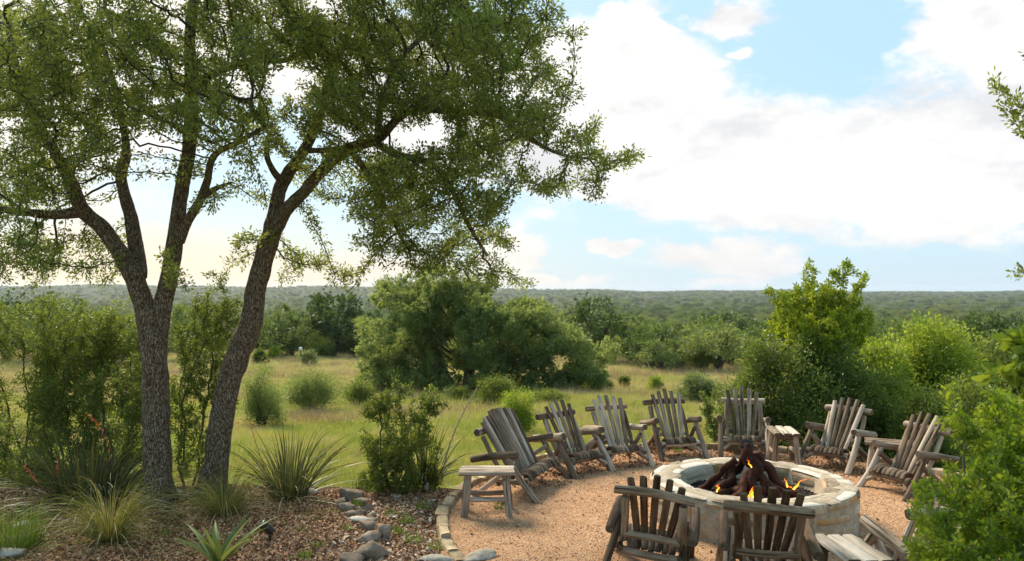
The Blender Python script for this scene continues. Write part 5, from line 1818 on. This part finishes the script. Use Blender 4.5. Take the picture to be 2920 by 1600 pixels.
# meadow shrubs: (px, base py, width px, height px, material, label, name)
MS = [
    (748, 1222, 140, 150, LEAF_SAGE, 'rounded grey green meadow shrub seen just right of the leaning oak trunk', 'meadow_shrub'),
    (890, 1182, 180, 130, LEAF_SAGE, 'wide soft grey green shrub, biggest of the meadow shrubs', 'meadow_shrub'),
    (1028, 1162, 105, 76, LEAF_SHRUB, 'dark-hearted green shrub next to the widest meadow shrub', 'meadow_shrub'),
    (1477, 1242, 125, 108, LEAF_LIME, 'fresh bright green shrub behind the gap between the bench and the next chair', 'meadow_shrub'),
    (1415, 1160, 120, 80, LEAF_SHRUB, 'green shrub below the trunks of the broad oak', 'meadow_shrub'),
    (1305, 1150, 90, 46, LEAF_SHRUB, 'low green shrub left of the broad oak trunks', 'meadow_shrub'),
    (1708, 1120, 90, 52, LEAF_DARK, 'dark round shrub at the right foot of the broad oak', 'meadow_shrub'),
    (1635, 1120, 90, 42, LEAF_LIME, 'bright low shrub under the right side of the broad oak', 'meadow_shrub'),
    (1560, 1155, 150, 40, LEAF_SHRUB, 'long low green shrub along the shade line of the broad oak', 'meadow_shrub'),
    (1780, 1106, 40, 28, LEAF_SHRUB, 'tiny green shrub in open grass beside the dark round one', 'meadow_shrub'),
    (1866, 1116, 46, 36, LEAF_LIME, 'small vivid green shrub in the open meadow', 'meadow_shrub'),
    (1970, 1130, 40, 30, LEAF_SHRUB, 'small dark shrub in grass behind the third chair from the bench', 'meadow_shrub'),
    (880, 1044, 72, 40, LEAF_PALE, 'pale green shrub on the far meadow edge', 'meadow_shrub'),
    (782, 1022, 40, 28, LEAF_LIME, 'small lime shrub at the far meadow edge', 'meadow_shrub'),
    (740, 1036, 60, 36, LEAF_SHRUB, 'dark low shrub touching the leaning trunk line at the far meadow edge', 'meadow_shrub'),
    (833, 1016, 70, 56, LEAF_DARK, 'dark juniper-like bush by the white post', 'juniper_bush'),
    (918, 1020, 100, 66, LEAF_SHRUB, 'rounded green bush right of the white post', 'meadow_shrub'),
    (1862, 1040, 80, 78, LEAF_LIME, 'bright green shrub at the wood edge right of the broad oak', 'meadow_shrub'),
    (1925, 1050, 90, 60, LEAF_DRY, 'leafless grey brown brush at the wood edge', 'bare_brush'),
    (1990, 1060, 110, 70, LEAF_SHRUB, 'leafy green shrub at the wood edge beside the bare brush', 'meadow_shrub'),
]
for i, (px, py, w, h, mt, lab, nm) in enumerate(MS):
    p = hit(px, py)
    d = p[1]
    wm, hm = w * d / FPX, h * d / FPX
    leaf = max(0.05, d * 0.0021)
    n = int(min(15000, max(2200, w * h * 0.75)))
    bush(nm, lab, 'shrub', px, d, wm * 1.1, hm * 1.12, 800 + i, mt, n, leaf, group='shrubs scattered over the meadow', clump=min(wm, hm) * 0.16, per=30)

# white post on the far edge of the meadow
p = hit(857, 1026)
po = empty('marker_post', p)
tag(po, 'white marker post standing by the dark juniper-like bush', 'post')
V, F, _, _ = sweep_tube([(0, 0, -0.2), (0, 0, 0.5), (0, 0, 0.95)], [0.10, 0.10, 0.10], 8)
link('pole', mesh_np('pole', V, F, WHITEPOST), po)
V, F, _, _ = sweep_tube([(0, 0, 0.95), (0, 0, 1.0), (0, 0, 1.3), (0, 0, 1.36)], [0.12, 0.2, 0.2, 0.12], 10)
link('cap', mesh_np('cap', V, F, WHITEPOST), po)


# ------------------------------------------------------------------ the broad oak in the meadow
def broad_oak():
    base = hit(1325, 1122)
    d = base[1]
    root = empty('broad_oak', base)
    tag(root, 'broad spreading live oak with several trunks standing alone in the meadow', 'tree')
    S = d / FPX
    def W3(px, py, dd=0.0): return atd(px, py, d + dd) - base
    rs = np.random.default_rng(31)
    lob = [(1240, 820, 110, 45), (1330, 830, 120, 60), (1180, 880, 110, 70), (1310, 900, 150, 80), (1440, 900, 120, 60), (1540, 900, 110, 65), (1610, 950, 100, 65), (1660, 1010, 80, 60),
           (1110, 950, 90, 70), (1080, 1020, 65, 55), (1060, 1075, 45, 35), (1170, 1010, 100, 60), (1240, 1020, 90, 60), (1330, 1000, 110, 70), (1430, 1010, 110, 60), (1530, 1030, 100, 60), (1600, 1070, 80, 40),
           (1480, 1080, 90, 38), (1390, 1075, 70, 30), (1200, 1075, 70, 30), (1680, 1065, 55, 38), (1050, 1085, 45, 30), (1100, 1060, 60, 35), (1160, 1080, 60, 28), (1250, 1080, 60, 28), (1560, 1092, 70, 30), (1640, 1080, 70, 35), (1710, 1050, 45, 45), (1250, 800, 60, 30), (1130, 860, 70, 45), (1560, 980, 90, 60), (1290, 960, 90, 60)]
    L = []
    for (a, b_, rx, rz_) in lob:
        for q in range(5):
            f_ = rs.uniform(0.26, 0.52)
            L.append((W3(a + rs.normal(0, rx * 0.5), b_ + rs.normal(0, rz_ * 0.45), rs.uniform(-3.0, 2.4)), (rx * S * f_, rx * S * f_, rz_ * S * f_ * 1.1)))
    me, C = clump_crown(L, 150000, 0.15, 0.62, LEAF_SAGE, 33, clump=0.19, per=36, shell=0.62, up=0.1)
    link('crown', me, root)
    for i, (sx, tx, ty, r) in enumerate(((1300, 1240, 960, 0.30), (1330, 1340, 930, 0.42), (1345, 1460, 960, 0.30), (1350, 1560, 1010, 0.24), (1315, 1170, 1010, 0.22))):
        p0 = W3(sx, 1122, rs.uniform(-0.4, 0.4)); p0[2] = -0.3
        p2 = W3(tx, ty, rs.uniform(-0.8, 0.8))
        p1 = p0 * 0.55 + p2 * 0.45 + [rs.normal(0, 0.3), 0, 0.35]
        V, F, _, _ = sweep_tube([p0, p1, p2], [r, r * 0.72, r * 0.3], 12, 0.15, 2.0, i, 8)
        link('trunk', mesh_np('trunk', V, F, BARK), root)
    P, par, rad = [], [], []
    for k in rs.choice(len(C), 45, replace=False):
        st = np.array([C[k][0] * 0.25, C[k][1] * 0.25, max(1.2, C[k][2] * 0.55)])
        for t in (0, 0.3, 0.65, 1.0):
            P.append(st * (1 - t) + C[k] * t + rs.normal(0, 0.15, 3) * (0 < t < 1)); par.append(-1 if t == 0 else len(P) - 2); rad.append(0.05 * (1 - 0.8 * t))
    V, F = tubes(np.array(P), np.array(par), np.array(rad), 5)
    link('branches', mesh_np('branches', V, F, TWIG), root)


broad_oak()


# ------------------------------------------------------------------ woodland beyond the meadow
def crown_source(seed, mat, n=2600, leaf=0.36):
    """unit-ish tree about 8 m wide and 6.5 m tall; origin at ground"""
    rs = np.random.default_rng(seed)
    L = [((0, 0, 3.9), (2.4, 2.4, 1.9))]
    for i in range(9):
        a = i * 0.7 + rs.uniform(-0.3, 0.3); r = rs.uniform(1.6, 2.9)
        L.append(((math.cos(a) * r, math.sin(a) * r, rs.uniform(2.0, 4.8)), tuple(rs.uniform(1.0, 1.7, 3) * [1, 1, 0.8])))
    me, C = clump_crown(L, n, leaf, 0.6, mat, seed, 0.5, 26, 0.5, name='woodland_crown')
    return me, C


crowns, trunks = [], []
for s in range(6):
    me, C = crown_source(900 + s, LEAF_FAR)
    crowns.append(me)
    rs = np.random.default_rng(950 + s)
    P, par, rad = [], [], []
    for k in range(9):
        e = C[rs.integers(0, len(C))]
        for t in (0, 0.4, 0.75, 1.0):
            q = np.array([e[0] * t ** 1.6, e[1] * t ** 1.6, e[2] * t - 0.2 * (t == 0)]) + rs.normal(0, 0.12, 3) * (0 < t < 1)
            P.append(q); par.append(-1 if t == 0 else len(P) - 2); rad.append(0.22 * (1 - 0.8 * t))
    V, F = tubes(np.array(P), np.array(par), np.array(rad), 6)
    trunks.append(mesh_np('woodland_trunk', V, F, TWIG))
dry_me, _ = crown_source(990, LEAF_DRY, 1500, 0.30)


def far_tree(x, y, s, sz, k, rz, label, group, dry=False):
    root = empty('woodland_tree', (x, y, float(gz(x, y)) - 0.05), rz)
    root.scale = (s, s, sz)
    tag(root, label, 'tree', group)
    link('crown', dry_me if dry else crowns[k], root)
    link('trunk', trunks[k], root)
    return root


# trees one can pick out round the meadow: (px, base py, width px, height px, label)
for i, (px, py, w, h, lab) in enumerate([
        (950, 1016, 240, 190, 'big-crowned grey green oak behind the rounded bush by the white post'),
        (800, 1014, 170, 140, 'oak seen just right of the leaning trunk at the meadow edge'),
        (1705, 1032, 210, 190, 'tall dark oak rising right behind the broad spreading oak'),
        (180, 1030, 300, 200, 'wide oak beyond the tall loose shrub'),
        (20, 1030, 260, 190, 'wide oak beyond the meadow at the far end of the wood edge'),
        (360, 1026, 200, 170, 'oak at the wood edge seen past the forked trunk'),
        (545, 1026, 180, 170, 'oak at the wood edge seen between the two trunks'),
        (1820, 1020, 150, 110, 'low rounded oak behind the bright wood-edge shrub'),
        (2080, 1010, 190, 120, 'oak behind the pale feathery shrub at the wood edge'),
        (1080, 1010, 150, 130, 'oak whose crown shows left of the broad spreading oak')]):
    p = hit(px, py)
    d = p[1]
    far_tree(p[0], d, w * d / FPX / 7.6, h * d / FPX / 6.0, i % 6, i * 1.1, lab, 'oaks along the meadow edge')


def build_wood():
    rs = np.random.default_rng(5)
    X, Y = [], []
    # individuals 78..240 m, Poisson-like
    tries = 0
    while len(X) < 300 and tries < 9000:
        tries += 1
        d = 62 * (190 / 62) ** rs.random()
        x = rs.uniform(-1, 1) * (d * 0.74 + 4)
        px = 1460 + x / d * FPX
        t = d - 12
        edge = 88 if px < 1100 else (92 if px < 1700 else (74 if px < 1850 else 58))
        if d < edge: continue
        if any((x - a) ** 2 + (d - b_) ** 2 < (3.0 + d * 0.012) ** 2 for a, b_ in zip(X, Y)): continue
        X.append(x); Y.append(d)
    GL = 'woodland trees beyond the meadow'
    for i, (x, y) in enumerate(zip(X, Y)):
        s = rs.uniform(0.52, 0.92)
        dry = rs.random() < 0.045
        far_tree(x, y, s, s * rs.uniform(0.75, 1.05), int(rs.integers(0, 6)), rs.uniform(0, 6.28),
                 'greyish bare-twigged tree standing among the woodland canopy' if dry else 'rounded green tree of the woodland stretching beyond the meadow',
                 'bare trees in the wood' if dry else GL, dry)
    # the mass behind
    PT, SC = [], []
    x, y = fan_points(4200, 100, 300, 0.3, rs, 0.78, 10); PT.append((x, y)); SC.append(rs.uniform(0.5, 0.95, len(x)))
    x, y = fan_points(6500, 290, 900, 0.6, rs, 0.78, 10); PT.append((x, y)); SC.append(rs.uniform(0.6, 1.25, len(x)))
    x, y = fan_points(6500, 850, 4200, 1.0, rs, 0.78, 10); PT.append((x, y)); SC.append(rs.uniform(0.9, 2.2, len(x)))
    x = np.concatenate([a for a, _ in PT]); y = np.concatenate([b_ for _, b_ in PT]); s = np.concatenate(SC)
    # far clearings
    k = (wav(x, y, 0.011, 3.0) < 1.05) | (y < 200)
    x, y, s = x[k], y[k], s[k]
    n = len(x)
    hs = np.where(y > 800, 0.62, 0.85)
    patch = (wav(x, y, 0.021, 5.5) > 1.15) & (y > 140)
    idx = np.where((rs.random(n) < 0.04) | (patch & (rs.random(n) < 0.6)), 6, rs.integers(0, 6, n))
    gn_scatter('woodland', np.c_[x, y, gz(x, y) - 0.6], np.c_[np.zeros(n), np.zeros(n), rs.uniform(0, 6.28, n)], np.c_[s, s, s * hs * rs.uniform(0.7, 1.1, n)], idx,
               crowns + [dry_me], 'green woodland canopy running to the horizon', 'woodland')


build_wood()

# ------------------------------------------------------------------ air
def haze():
    x0, x1, y0, y1, z0, z1 = -9500, 9500, -9500, 9500, -60, 75
    V = np.array([(x, y, z) for z in (z0, z1) for x, y in ((x0, y0), (x1, y0), (x1, y1), (x0, y1))], float)
    F = np.array([(0, 3, 2, 1), (4, 5, 6, 7), (0, 1, 5, 4), (1, 2, 6, 5), (2, 3, 7, 6), (3, 0, 4, 7)])
    m = bpy.data.materials.new('haze')
    m.use_nodes = True
    t = NT(m.node_tree)
    o = t.n('ShaderNodeOutputMaterial')
    v = t.n('ShaderNodeVolumePrincipled')
    v.inputs['Color'].default_value = (0.78, 0.87, 1.0, 1)
    v.inputs['Density'].default_value = 0.00007
    v.inputs['Anisotropy'].default_value = 0.2
    t.link(v.outputs[0], o.inputs['Volume'])
    ob = link('haze', mesh_np('haze', V, F, m, smooth=False))
    tag(ob, 'thin bluish haze over the far woodland', 'haze', kind='stuff')


haze()
